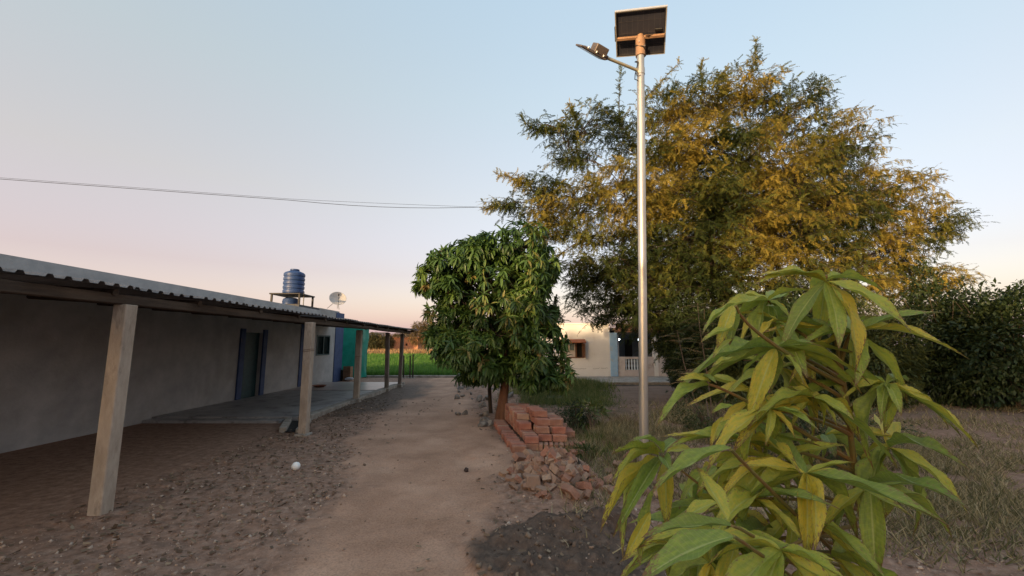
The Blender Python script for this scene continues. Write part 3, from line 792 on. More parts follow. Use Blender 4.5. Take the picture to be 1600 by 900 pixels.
m.part('awning', mat('rusty_red_sheet', (.22, .07, .035), (.32, .12, .06), scale=6, rough=.7), wh)['label'] = 'small rusty red awning over the window'
# open shutter
m = MB(); m.box((wx1 + .002, WY - .36, wz0 + .02), (wx1 + .03, WY - .003, wz1 - .08), bev=.004); m.part('shutter', brown, wh)
# porch: back wall, floor, parapet with balusters, beam, pillar, lamps
PZ = wz(557.5); gx0, gx1, gz0, gz1_ = wx(976.5), wx(1012), wz(578), wz(561)
m = MB(); m.box((xc1, WY + 2.2, -.1), (xr - .21, WY + 2.3, top - .29)); m.part('porch_back_wall', mat('porch_blue_grey', (.10, .13, .17), (.15, .18, .22), scale=2, rough=.9), wh)
m = MB(); m.box((xc1, y1, -.1), (xc1 + .15, WY + 2.19, top - .29)); m.part('porch_side_wall', cream, wh)
m = MB(); m.box((wx(996), WY + 2.14, 0.1), (wx(1008), WY + 2.198, 1.9)); m.part('door', darkin, wh)
m = MB(); m.box((xc1 + .001, y0, -.1), (gx0, y0 + .18, PZ)).box((gx0, y0, -.1), (gx1, y0 + .18, gz0)).box((gx0, y0, gz1_), (gx1, y0 + .18, PZ)).box((gx1, y0, -.1), (xr - .21, y0 + .18, PZ))
m.part('porch_parapet', pink, wh)
bal = MB(); bp_r = [(.035, 0), (.045, .03), (.028, .08), (.048, .20), (.03, .33), (.045, .40), (.035, 1.0)]
H_ = gz1_ - gz0; bl = mat('pale_baluster', (.55, .65, .74), (.65, .74, .82), rough=.7)
bm_ = MB().lathe([(r, z * H_ / .53 if z < 1 else H_) for r, z in bp_r[:-1]] + [(.035, H_)], (0, 0, 0), 10).mesh('baluster', bl, True)
for i in range(8):
    place('baluster', bm_, wh, (gx0 + (i + .5) * (gx1 - gx0) / 8, WY + .09, gz0))
m = MB(); m.box((xc1 + .001, y0 - .02, wz(522.5)), (xr, y0 + .2, wz(519.5))); m.part('porch_beam', mat('dark_beam', (.05, .05, .055), rough=.7), wh)
m = MB(); m.box((xc1 + .001, y0, wz(519.3)), (xr, y0 + .22, wz(506)), bev=.005); m.part('porch_fascia', mat('brick_red_wash', (.30, .15, .09), (.42, .24, .15), scale=4, rough=.9), wh)
m = MB(); m.box((wx(1021.5), y0 - .03, -.1), (wx(1028), y0 + .2, wz(522.7)), bev=.006); m.part('pillar', cream, wh)['label'] = 'thin cream porch pillar'
bulbm = mat('lit_bulb', (.9, .9, .85), emit=((.85, .95, 1.0), 14.0))
for px in (967.5, 997.5):
    q = P(px, 530.5, WY + .6)
    m = MB(); m.lathe([(.004, -.035), (.028, -.02), (.034, .0), (.026, .022), (.014, .04)], q, 12)
    lb = m.part('bulb', bulbm, wh, True); lb['label'] = 'small lit white bulb'
    m = MB(); m.tube([(q.x, q.y, q.z + .041), (q.x, q.y, top - .29)], .008, 6); m.part('lamp_cord', blackp, wh)
# plinth and pale drain kerb in front
pl = thing('house_plinth', 'long pale concrete apron running in front of the cream house', 'apron', (wx(930), WY - .7, 0))
yp = G(900, 602).y; m = MB()
for i in range(7):
    a = wx(800) + i * 1.5; m = MB(); m.box((a, yp, -.12), (a + 1.49, WY - .062, .12 + random.uniform(0, .01)), bev=.012); m.part('slab', conc, pl)
m = MB(); m.box((wx(770), yp - .30, -.1), (wx(1180), yp - .005, .015)); m.part('gutter', mat('dark_gutter', (.035, .03, .026), (.06, .05, .042), scale=6), pl)

# ================================================================ FAR SIDE OF THE FIELD
brickfar = mat('far_brick', (.42, .17, .09), (.52, .24, .13), scale=.8, rough=.9, stain=(.7, .5, .7, (.36, .20, .13)))
fy = 90.0
def fx(px): return P(px, 540, fy).x
def fz(py): return P(640, py, fy).z
fh = thing('brick_house', 'low unplastered orange brick house across the green field', 'house', (fx(620), fy, 0))
zb, zt_ = -.2, fz(527.5)
ops = [(633.6, 636.6, 540.2, 536.8), (604, 609, 546, 536)]
m = MB(); xs_ = [fx(598), fx(604), fx(609), fx(633.6), fx(636.6), fx(653)]
m.box((xs_[0], fy, zb), (xs_[1], fy + .4, zt_)).box((xs_[1], fy, fz(536)), (xs_[2], fy + .4, zt_)).box((xs_[2], fy, zb), (xs_[3], fy + .4, zt_))
m.box((xs_[3], fy, zb), (xs_[4], fy + .4, fz(540.2))).box((xs_[3], fy, fz(536.8)), (xs_[4], fy + .4, zt_)).box((xs_[4], fy, zb), (xs_[5], fy + .4, zt_))
m.box((xs_[0], fy + .41, zb), (xs_[0] + .4, fy + 8, zt_)).box((xs_[5] - .4, fy + .41, zb), (xs_[5], fy + 8, zt_)).box((xs_[0] + .41, fy + 7.6, zb), (xs_[5] - .41, fy + 8, zt_))
m.part('wall', brickfar, fh)
m = MB(); m.box((xs_[0] - .3, fy - .3, zt_ + .002), (xs_[5] + .3, fy + 8.3, zt_ + .18)); m.part('roof', mat('far_roof', (.25, .14, .09), rough=.9), fh)
m = MB(); m.box((xs_[1], fy + .3, zb), (xs_[2], fy + .38, fz(536))); m.part('door', darkin, fh)
m = MB(); m.box((xs_[3], fy + .3, fz(540.2)), (xs_[4], fy + .38, fz(536.8))); m.part('window', darkin, fh)
fw = thing('farm_shed', 'long low brown shed beyond the field, partly behind the bushes', 'shed', (fx(580), 96, 0))
m = MB(); m.box((P(568, 540, 96).x, 96, -.2), (P(594, 540, 96).x, 101, P(580, 525, 96).z)); m.part('wall', mat('shed_wall', (.20, .12, .09), (.26, .17, .13), scale=1), fw)
m = MB(); x_a, x_b, z_ = P(567, 540, 96).x, P(595, 540, 96).x, P(580, 525, 96).z
m.add([(x_a, 95.5, z_), (x_b, 95.5, z_), (x_b, 101.5, z_ + .9), (x_a, 101.5, z_ + .9), (x_a, 95.5, z_ + .12), (x_b, 95.5, z_ + .12), (x_b, 101.5, z_ + 1.02), (x_a, 101.5, z_ + 1.02)],
      [(0, 1, 2, 3), (4, 5, 6, 7), (0, 1, 5, 4), (1, 2, 6, 5), (2, 3, 7, 6), (3, 0, 4, 7)]); m.part('roof', mat('shed_roof', (.16, .11, .09), rough=.8), fw)

# ================================================================ SOLAR STREET LIGHT
galv = mat('galvanised_steel', (.42, .40, .37), (.58, .55, .50), scale=5, rough=.38, metal=.75, bump=.05, bscale=15, stretch=(1, 1, .25), stain=(9, .55, .8, (.30, .26, .22)))
rustyb = mat('primer_bracket', (.30, .17, .10), (.40, .24, .14), scale=9, rough=.6, metal=.2)
frame_al = mat('aluminium_frame', (.62, .58, .52), rough=.4, metal=.5)
cellm = mat('panel_back', (.030, .032, .044), (.046, .046, .060), scale=3, rough=.45)
jbox = mat('black_plastic', (.012, .012, .013), rough=.5)
lampg = mat('lamp_housing', (.10, .08, .072), (.15, .12, .105), scale=6, rough=.5, metal=.3)
pb = GG(1006.5, 741); PY = pb.y
ptop = P(1000.5, 60, PY)
L_ = thing('solar_street_light', 'tall galvanised solar street light with panel on top and lamp head on an arm', 'street light', pb)
def pole(z):
    f_ = (z - pb.z) / (ptop.z - pb.z); return Vector((pb.x + (ptop.x - pb.x) * f_, PY, z))
m = MB(); zc = ptop.z
m.tube([pole(-.2), pole(2.6), pole(zc - .22)], [.057, .055, .052], 28); m.part('pole', galv, L_, True)
m = MB(); m.tube([pole(.0 + pb.z), pole(pb.z + .06)], [.10, .075], 20); m.part('base_collar', galv, L_, True)
m = MB(); m.tube([pole(zc - .28), pole(zc - .02)], .066, 24); cp = m.part('top_socket', rustyb, L_, True)
for k in range(3):
    m = MB(); q = pole(zc - .10 - .06 * (k % 2)); a = (-.5, .6, 2.4)[k] - math.pi / 2; d = Vector((math.cos(a), math.sin(a), 0)); m.tube([q + d * .06, q + d * .083], .009, 6); m.part('bolt', galv, cp)
# panel: near (camera side) edge up
pc = Vector((ptop.x + .005, PY, zc + .09))
tv = Vector((-.155, -.56, .28)); tv.normalize(); xv = Vector((.667, -.15, -.165)); xv = (xv - tv * xv.dot(tv)).normalized(); nv = xv.cross(tv)
if nv.z < 0: nv = -nv
PM = Matrix(((xv.x, tv.x, nv.x, pc.x), (xv.y, tv.y, nv.y, pc.y), (xv.z, tv.z, nv.z, pc.z), (0, 0, 0, 1)))
hw, hl = .35, .322
panel = MB()
for a0, a1, b0, b1 in ((-hw, hw, hl - .012, hl), (-hw, hw, -hl, -hl + .012), (-hw, -hw + .012, -hl + .012, hl - .012), (hw - .012, hw, -hl + .012, hl - .012)):
    panel.box((a0, b0, -.02), (a1, b1, .022), PM)
pf = panel.part('panel_frame', frame_al, L_)
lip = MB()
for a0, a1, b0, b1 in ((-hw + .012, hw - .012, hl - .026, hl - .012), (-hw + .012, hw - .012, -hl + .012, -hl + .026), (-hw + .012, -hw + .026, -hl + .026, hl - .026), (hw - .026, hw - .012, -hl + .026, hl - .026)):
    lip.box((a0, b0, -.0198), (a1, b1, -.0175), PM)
lip.part('frame_lip', mat('lip_shade', (.05, .045, .045), rough=.5, metal=.4), L_)  # underside shade of the uniform frame put into this dark colour
m = MB(); m.box((-hw + .012, -hl + .012, .008), (hw - .012, hl - .012, .018), PM); pbk = m.part('solar_panel', cellm, L_)
lines = mat('busbar', (.10, .09, .095), rough=.4)
for k in range(1, 9):
    m = MB(); x_ = -hw + .012 + (2 * hw - .024) * k / 9; m.box((x_ - .0012, -hl + .02, .0068), (x_ + .0012, hl - .02, .0079), PM); m.part('cell_seam', lines, pbk)
for k in range(1, 4):
    m = MB(); y_ = -hl + 2 * hl * k / 4; m.box((-hw + .02, y_ - .0012, .0055), (hw - .02, y_ + .0012, .0066), PM); m.part('cell_seam', lines, pbk)
m = MB(); m.box((hw - .15, -.045 + .05, -.012), (hw - .05, .04, .0054), PM, bev=.004); m.part('junction_box', jbox, L_)
m = MB(); m.box((-hw - .012, -.09, -.02), (-hw - .001, .12, .012), PM, bev=.003); m.part('side_clip', jbox, L_)
br = MB(); br.box((-hw + .03, -.062, -.062), (hw - .013, -.024, -.021), PM, bev=.003); br.part('bracket_bar', rustyb, L_)
m = MB(); m.tube([pole(zc - .021), pole(zc + .045)], [.05, .045], 12); m.part('bracket_neck', rustyb, L_, True)
# cable wound round the top of the pole
cab = []
for k in range(60):
    f_ = k / 59; z_ = zc + .02 - .42 * f_; a = -.3 + 10.5 * f_; r_ = .072 + .012 * math.sin(k * .7)
    q = pole(z_); cab.append(q + Vector((math.cos(a) * r_, math.sin(a) * r_, 0)))
q = pole(zc - .62); cab += [q + Vector((-.085, -.03, .04)), q + Vector((-.09, -.02, -.03)), q + Vector((-.05, -.04, -.06))]
m = MB(); m.tube([pc + Vector((.28, -.02, -.03)), pc + Vector((.16, -.05, -.075)), pc + Vector((.09, -.06, -.09))] + cab, .0065, 6); m.part('cable', jbox, L_, True)
# arm and LED head
arm0 = pole(P(997, 112, PY).z)
arm1 = P(946, 89.5, PY - .22)
ad = (arm1 - arm0).normalized()
armm = mat('brassy_arm', (.50, .44, .30), (.60, .54, .38), scale=7, rough=.35, metal=.7)
m = MB(); m.tube([arm0 + ad * .03, arm1], .021, 16); m.part('arm', armm, L_, True)
m = MB(); m.tube([pole(arm0.z - .05), pole(arm0.z + .045)], .0585, 24); m.part('arm_clamp', galv, L_, True)
m = MB(); m.tube([arm1 - ad * .03, arm1 + ad * .05], [.029, .034], 14); m.part('arm_socket', lampg, L_, True)
tip = P(905.5, 66, PY - .44)
hd = (tip - arm1); hlen = hd.length; hd.normalize()
side = Vector((-.50, -.80, -.28)); side = (side - hd * side.dot(hd)).normalized(); up_ = side.cross(hd)
if up_.z < 0: up_ = -up_
HM = Matrix(((hd.x, side.x, up_.x, arm1.x), (hd.y, side.y, up_.y, arm1.y), (hd.z, side.z, up_.z, arm1.z), (0, 0, 0, 1)))
m = MB(); m.box((.02, -.085, -.045), (hlen, .085, -.022), HM, bev=.006); led = m.part('led_slab', lampg, L_)
m = MB(); m.box((.05, -.065, -.0485), (hlen - .03, .065, -.0455), HM); m.part('diffuser', mat('lamp_glass', (.35, .35, .33), rough=.2, spec=.6), led)
m = MB(); m.box((.03, -.075, -.0215), (.23, .075, .092), HM, bev=.008); m.part('driver_box', lampg, L_)
for k, x_ in enumerate((.07, .19, .33)):
    m = MB(); m.box((x_, .072, -.0215), (x_ + .018, .092, .004), HM, bev=.002); m.part('clip', mat('bright_screw', (.75, .72, .68), metal=.6, rough=.3), L_)
m = MB()
for k in range(6): m.box((.24 + k * .026, -.07, -.0215), (.246 + k * .026, .07, -.006), HM)
m.part('heat_fins', lampg, led)
m = MB(); m.tube([arm0 + ad * .02 + Vector((0, -.02, -.03)), arm0 + Vector((-.09, -.05, -.06)), arm0 + Vector((-.06, -.06, -.11)), pole(arm0.z - .09) + Vector((-.02, -.06, 0))], .005, 6); m.part('arm_cable', jbox, L_, True)

# ================================================================ BRICKS
BR = [(.33, .125, .09), (.38, .16, .115), (.22, .09, .068), (.42, .22, .155), (.30, .135, .10), (.44, .31, .225), (.24, .17, .13), (.35, .13, .09), (.17, .08, .062), (.40, .25, .175)]
brickm = mat('fired_brick', (.20, .075, .05), (.44, .20, .13), scale=11, rough=.92, bump=.7, bscale=55, rnd=BR, rndmix=.62, stain=(9, .50, .72, (.40, .30, .23)))
rubblem = mat('broken_brick', (.20, .11, .075), (.34, .215, .15), scale=12, rough=.95, bump=.8, bscale=45, rnd=[(.34, .145, .095), (.27, .155, .11), (.36, .24, .165), (.20, .13, .10), (.40, .29, .21), (.25, .18, .14), (.36, .16, .105), (.16, .12, .10)], rndmix=.7, stain=(5, .5, .85, (.32, .24, .18)))
def brick_mesh(name, L=.222, W=.063, H=.103, seed=0):
    m = MB().box((-L / 2, -W / 2, 0), (L / 2, W / 2, H), bev=.006)
    rr = random.Random(seed)
    cor = {}
    vs = []
    for v in m.v:
        key = (v[0] > 0, v[1] > 0, v[2] > H / 2)
        if key not in cor: cor[key] = (rr.uniform(-.005, .003), rr.uniform(-.004, .003), rr.uniform(-.004, .002))
        c = cor[key]; sx, sy = (1 if v[0] > 0 else -1), (1 if v[1] > 0 else -1)
        vs.append((v[0] + c[0] * sx + rr.uniform(-.0015, .0015), v[1] + c[1] * sy + rr.uniform(-.0015, .0015), v[2] + (c[2] if v[2] > H / 2 else 0)))
    m.v = vs
    return m.mesh(name, brickm)
BM = [brick_mesh('brick', seed=k) for k in range(7)]
O = G(820.5, 704.5); O.z = .0
U, Vv = Vector((1, -.05, 0)).normalized(), Vector((-.165, .986, 0)).normalized()
angU = math.atan2(U.y, U.x)
stack = thing('brick_stack', 'stepped stack of red fired bricks laid on edge beside the mango trunk', 'brick stack', O)
OFF = {-1: .0, 0: .1175, 1: .3525, 2: .5875, 3: .8225}
def hcol(i, j):
    if i == -1: return 1 if -2 <= j <= 27 else 0
    if i == 0: return 0 if j > 28 or j < 0 else 2 if j < 7 else 3 if j < 11 else 4
    if i == 1: return 0 if j > 27 or j < 0 else (1 if j < 2 else 2 if j < 3 else 3 if j < 4 else 4 if j < 6 else 5 if j < 15 else 4)
    if i == 2: return 0 if j > 25 or j < 0 else (1 if j < 2 else 3 if j < 4 else 4 if j < 13 else 3)
    if i == 3: return 0 if j > 10 or j < 0 else (1 if j < 6 else 2)
    return 0
nb_ = 0
RH = .108
for i in (-1, 0, 1, 2, 3):
    for j in range(-2, 29):
        h = hcol(i, j)
        for k in range(h):
            if i > 0 and j < 2: continue                     # header row below
            vis = k == h - 1 or hcol(i, j - 1) <= k or hcol(i - 1, j) <= k or hcol(i + 1, j) <= k
            if not vis: continue
            x_ = OFF[i] if i >= 0 else -.125
            # horizontal bricks towards the top of the right-hand columns leave gaps
            if random.random() < .03 and k == h - 1 and k > 1: continue
            jit = Vector((random.uniform(-.013, .013), 0, 0))
            if k == h - 1: jit.x += random.uniform(-.015, .015)
            p = O + U * (x_ + jit.x + (.012 if k % 2 else 0)) + Vv * (j * .0775 + .036 + random.uniform(-.002, .002)) + Vector((0, 0, k * RH + random.uniform(-.003, .004)))
            o = place('brick', random.choice(BM), stack, p, (random.uniform(-.02, .02), random.uniform(-.015, .015), angU + random.uniform(-.025, .025)))
            nb_ += 1
for k in range(9):                                            # header row along the front
    p = O + U * (.27 + k * .0815) + Vv * (.10) + Vector((0, 0, 0))
    place('brick', random.choice(BM), stack, p, (0, 0, angU + math.pi / 2 + random.uniform(-.04, .04))); nb_ += 1
# whole bricks laid flat or tilted on the top
for (px, py, d_, rz_, rx_, k) in ((813, 637, 8.35, .15, 1.35, 0), (832, 637, 8.2, -.35, 1.2, 1), (829, 644, 7.9, .6, .3, 2), (846, 645, 7.7, .2, 1.5, 3), (858, 650, 7.5, .4, 1.57, 4), (873, 660, 7.2, .9, 1.5, 5), (906, 695, 6.75, .9, .5, 6), (845, 638, 8.1, 1.2, 1.4, 2)):
    p = P(px, py, d_); place('brick', BM[k], stack, (p.x, p.y, p.z - .05), (rx_, 0, rz_))
    nb_ += 1

def chunk(seed, L, W, H):
    rr = np.random.default_rng(seed)
    pts = []
    for x in (-1, 1):
        for y in (-1, 1):
            for z in (-1, 1):
                c = np.array([x * L, y * W, z * H]) * .5
                if rr.random() < .55:
                    for _ in range(3): pts.append(c * (1 - rr.random(3) * np.array([.45, .4, .35])))
                else:
                    for e_ in range(3):
                        q = c.copy(); q[e_] *= .9; pts.append(q)
    return hull([tuple(p) for p in pts], 'broken_brick', rubblem)
CH = [chunk(k, *[(.21, .11, .075), (.15, .11, .075), (.12, .10, .07), (.09, .08, .06), (.17, .105, .07), (.06, .055, .045)][k % 6]) for k in range(24)]
rub = thing('brick_rubble', 'heap of dusty broken brickbats in front of the brick stack', 'brick rubble', (HEAP.x, HEAP.y, 0))
def heap(x, y):
    return .30 * math.exp(-(((x - HEAP.x - .0) / .46) ** 2 + ((y - HEAP.y - .12) / .42) ** 2) ** 1.2)
rr = random.Random(5); nr = 0
for layer in range(3):
    for _ in range(2000):
        px, py = rr.uniform(792, 935), rr.uniform(712, 792)
        # heap outline in plan
        if layer == 0 and nr >= 125: break
        if layer == 1 and nr >= 190: break
        if layer == 2 and nr >= 235: break
        p = G(px, py)
        e_ = ((p.x - HEAP.x) / (.66 - .18 * layer)) ** 2 + ((p.y - HEAP.y) / (.74 - .2 * layer)) ** 2
        if e_ > 1 or rr.random() > 1.25 - e_: continue
        big = rr.random()
        me = CH[rr.randrange(24)]
        z = gz1(p.x, p.y) + .02 + layer * .075 * (1 - e_)
        q = rr.uniform(.62, 1.0)
        o = place('broken_brick', me, rub, (p.x, p.y, z), (rr.uniform(-.9, .9), rr.uniform(-.9, .9), rr.uniform(0, 6.28)))
        o.scale = (q, q, q); nr += 1
for (px, py, me, rot) in ((812, 722, CH[0], (.5, .3, .9)), (828, 718, CH[4], (.3, -.5, 2.2)), (836, 727, CH[0], (1.1, .3, .4)), (845, 736, CH[6], (.8, .6, 1.)), (833, 762, CH[1], (1.4, .1, .2)), (891, 778, CH[0], (.9, .2, 1.9)),
                          (903, 716, CH[12], (.1, .0, .1)), (868, 745, CH[4], (.5, .5, 1.2)), (894, 748, CH[1], (.7, .9, .2)), (866, 727, CH[7], (.2, .4, 1)), (912, 770, CH[4], (.2, .3, 2.))):
    p = GG(px, py); o = place('broken_brick', me, rub, (p.x, p.y, p.z + .07), rot); o.scale = (1.15, 1.15, 1.15)
p0_, p1_ = GG(905, 735), GG(926, 757)
m = MB(); m.add([(p0_.x - .02, p0_.y, p0_.z + .16), (p0_.x + .0, p0_.y - .02, p0_.z - .02), (p1_.x, p1_.y, p1_.z + .01), (p0_.x - .02, p0_.y + .012, p0_.z + .16), (p0_.x + .0, p0_.y - .008, p0_.z - .02), (p1_.x, p1_.y + .012, p1_.z + .01)], [(0, 1, 2), (5, 4, 3), (0, 3, 4, 1), (1, 4, 5, 2), (2, 5, 3, 0)])
tag(m.part('stone_shard', mat('grey_slate', (.10, .10, .10), (.16, .16, .15), scale=9, rough=.7), None), 'thin grey stone shard leaning on the right of the brick rubble', 'stone shard')
# bricks scattered right of the heap and small stones by the trunk
sidest = thing('stone_scatter', 'loose brickbats lying among weeds right of the rubble heap', 'brickbats', GG(960, 735))
for k in range(46):
    px, py = rr.uniform(932, 1075), rr.uniform(705, 775); p = GG(px, py)
    o = place('broken_brick', CH[rr.randrange(24)], sidest, (p.x, p.y, p.z + .02), (rr.uniform(-.8, .8), rr.uniform(-.8, .8), rr.uniform(0, 6))); q = rr.uniform(.6, 1.1); o.scale = (q,) * 3
greyst = mat('grey_stone', (.13, .115, .105), (.26, .23, .20), scale=9, rough=.9, bump=.6)
SM = []
for k in range(6):
    v0 = unit(26) * (np.array([.08, .06, .05]) * (1 + .3 * rng.random((26, 1)))); SM.append(hull(v0, 'stone', greyst))
sts = thing('stone_pile', 'small pile of grey stones at the foot of the mango trunk', 'stones', GG(760, 662))
for k in range(11):
    p = GG(rr.uniform(750, 770), rr.uniform(657, 668)); o = place('stone', SM[k % 6], sts, (p.x, p.y, p.z + .025), (rr.random() * 3, rr.random() * 3, rr.random() * 6)); o.scale = (rr.uniform(.6, 1.5),) * 3
clods = thing('rubble_row', 'clods and stones strewn over the low dirt mound behind the mango trunk', 'stones', GG(735, 620))
for k in range(42):
    p = GG(rr.uniform(706, 800), rr.uniform(603, 652)); o = place('stone', SM[k % 6], clods, (p.x, p.y, p.z + .02), (rr.random() * 3, rr.random() * 3, rr.random() * 6)); o.scale = (rr.uniform(.4, 1.5),) * 3
p = GG(728.5, 737)
tag(place('dark_stone', hull(unit(26) * np.array([.035, .03, .04]), 'dark_stone', mat('dark_lump', (.03, .022, .02), (.06, .04, .035), scale=20)), None, (p.x, p.y, p.z + .02)), 'single small dark lump lying on the bare path', 'stone')
p = GG(462, 735)  # made-up ball standing in for a cut-off white glow
m = MB(); m.lathe([(.003, -.055), (.032, -.045), (.051, -.02), (.055, 0), (.051, .02), (.032, .045), (.003, .055)], (p.x, p.y, p.z + .053), 20)
tag(m.part('glow_ball', mat('glow_ball_white', (.8, .8, .78), rough=.35), None, True, loc=(p.x, p.y, p.z + .053)), 'white ball standing in for a round glow, lying on the gravel left of the path', 'ball')
# pale plank and timber scraps behind the tree
m = MB(); a, b_ = GG(724, 598), GG(762, 590)
m.tube([(a.x, a.y, a.z + .08), ((a.x + b_.x) / 2, (a.y + b_.y) / 2, .13), (b_.x, b_.y, .19)], .05, 6); tag(m.part('grey_log', mat('grey_log', (.20, .19, .18), (.30, .28, .26), scale=8), None), 'pale grey log lying under the far edge of the mango crown', 'log')
m = MB(); a, b_ = GG(906, 664), GG(918, 646); m.tube([(a.x, a.y, a.z + .05), (b_.x - .1, a.y + .35, .42)], [.055, .045], 7); tag(m.part('dry_log', mat('dry_wood', (.28, .22, .15), (.38, .30, .21), scale=8, bump=.4), None), 'short dry log propped among the weeds behind the brick stack', 'log')

# pebbles: gravel left of the path and over the mud
cubev = np.array([[x, y, z] for x in (-.5, .5) for y in (-.5, .5) for z in (-.5, .5)]); cubef = np.array([(0, 1, 3, 2), (4, 6, 7, 5), (0, 4, 5, 1), (2, 3, 7, 6), (0, 2, 6, 4), (1, 5, 7, 3)])
def pebbles(name, xs, ys, size, m, sink=.25):
    n = len(xs); z = gz(xs, ys)
    V, Fc = scatter(cubev, cubef, np.stack([xs, ys, z + size * (.35 - sink)], -1), unit(n), unit(n), size * (.7 + .7 * rng.random(n)), size * (.6 + .6 * rng.random(n)), size * (.5 + .5 * rng.random(n)))
    V = V + rng.normal(0, 1, V.shape) * np.repeat(size, 8)[:, None] * .10
    return mesh_np(name, V, Fc, m, False, {'tint': np.repeat(rng.random(n), 8)})
pebm = leafmat('pebble', [(.14, .092, .064), (.25, .17, .12), (.34, .24, .175), (.50, .39, .31)], trans=0, rough=.9)
n = 60000
xx = rng.uniform(-6.5, 4.5, n); yy = 1.6 + rng.random(n) ** 1.6 * 10
dens = ((1 - pathmask(xx, yy)) * .8 + .05) * (1 - .8 * mudmask(xx, yy)); dens *= .35 + vnoise(xx * 2.5, yy * 2.5, 8)
k = (rng.random(n) < dens * .75) & (xx > SLABX + .05 * 0) ; xx, yy = xx[k], yy[k]
sz = .005 + .026 * rng.random(len(xx)) ** 7
me = pebbles('gravel', xx, yy, sz, pebm); tag(place('gravel', me), 'loose gravel and crumbs of soil over the rough ground beside the path', 'gravel', kind='stuff')
n = 800
xx = MUD.x + rng.normal(.1, .75, n); yy = MUD.y + rng.normal(-.05, .5, n); k = mudmask(xx, yy) > .3; xx, yy = xx[k], yy[k]
mudp = leafmat('mud_clod', [(.05, .034, .024), (.10, .068, .048), (.15, .105, .075), (.24, .18, .13)], trans=0, rough=.85)
me = pebbles('mud_clods', xx, yy, .006 + .026 * rng.random(len(xx)) ** 6, mudp); tag(place('mud_clods', me), 'dark crumbly clods over the wet mud patch', 'mud', kind='stuff')
# dry leaf and chip litter along the slab edge and right of the path
n = 5200
xx = np.concatenate([rng.uniform(-4.4, -2.0, n // 2), rng.uniform(-.8, 4.6, n // 2)]); yy = rng.uniform(2.5, 13, n)
k = (pathmask(xx, yy) < .6) | (rng.random(n) < .12); xx, yy = xx[k], yy[k]; n = len(xx)
V, Fc = scatter(np.array([[-.5, 0, 0], [.5, .1, .1], [.4, 1, .25], [-.4, .9, 0]]), np.array([[0, 1, 2, 3]]), np.stack([xx, yy, gz(xx, yy) + .012], -1), unit(n) * [1, 1, .15], np.tile([0, 0, 1.], (n, 1)) + unit(n) * .3, .02 + .05 * rng.random(n), .012 + .02 * rng.random(n))
tag(place('leaf_litter', mesh_np('leaf_litter', V, Fc, leafmat('litter', [(.08, .05, .03), (.16, .11, .07), (.28, .21, .14)], trans=.1, rough=.8), False, {'tint': np.repeat(rng.random(n), 4)})), 'dry leaf and bark litter scattered on the bare soil', 'litter', kind='stuff')

# ================================================================ POWER LINES
wm = mat('black_cable', (.02, .02, .022), rough=.6)
for k, (y0, y1, y2, lab) in enumerate(((313.5, 324, 323, 'lower of the two thin power wires crossing the sky'), (311.5, 318.5, 324, 'upper of the two thin power wires crossing the sky'))):
    a, b_, c_ = P(462, y0, 16), P(620, y1, 16.4), P(760, y2, 16.8)
    pts = []
    for t_ in np.linspace(-3.2, 3.6, 46):                 # a slack span between two off-frame poles
        x_ = a.x + (c_.x - a.x) * t_
        xs_ = [a.x, b_.x, c_.x]; zs_ = [a.z, b_.z, c_.z]
        z_ = sum(zs_[i] * np.prod([(x_ - xs_[j]) / (xs_[i] - xs_[j]) for j in range(3) if j != i]) for i in range(3))
        zq = z_ if 0 <= t_ <= 1 else (zs_[0] + (-t_) * .16 * 2 if t_ < 0 else zs_[2] + (t_ - 1) * .10 * 2)
        pts.append((x_, 16 + .8 * t_, zq + .0))
    m = MB(); m.tube(pts, .010 if k == 0 else .006, 5); tag(m.part('power_wire', wm, None), lab, 'power wire', 'power wires across the sky')

# ================================================================ VEGETATION
bark_d = mat('dark_bark', (.035, .026, .020), (.075, .056, .042), scale=8, rough=.95, bump=.8, bscale=30, stretch=(1, 1, .3))
bark_m = mat('reddish_bark', (.13, .060, .035), (.22, .11, .065), scale=7, rough=.9, bump=.8, bscale=28, stretch=(1, 1, .3))
stem_m = mat('grey_brown_stem', (.09, .065, .05), (.16, .12, .09), scale=10, rough=.9, bump=.3)

def leaf_template(rows, curve, fold=.12, wave=0.0, prof=None, cross=1):
    """lance leaf: x across (-.5...5 of the width), y along, z up; droops by curve"""
    vs, fs, rib, al = [], [], [], []
    nc = 2 * cross + 1
    for i in range(rows + 1):
        t = i / rows
        w_ = (math.sin(math.pi * min(1, t ** .8 * .97 + .015)) ** .8) if prof is None else prof(t)
        y = t * (1 - .12 * curve * t); zc_ = -curve * .5 * t * t
        for k in range(nc):
            a = (k - cross) / cross
            vs.append((a * .5 * w_, y, zc_ + abs(a) * fold * w_ * .5 + wave * math.sin(t * 14 + a * 1.5) * abs(a) * w_))
            rib.append(abs(a)); al.append(t)
    for i in range(rows):
        for k in range(nc - 1): fs.append((i * nc + k, i * nc + k + 1, (i + 1) * nc + k + 1, (i + 1) * nc + k))
    return np.array(vs), np.array(fs), np.array(rib), np.array(al)

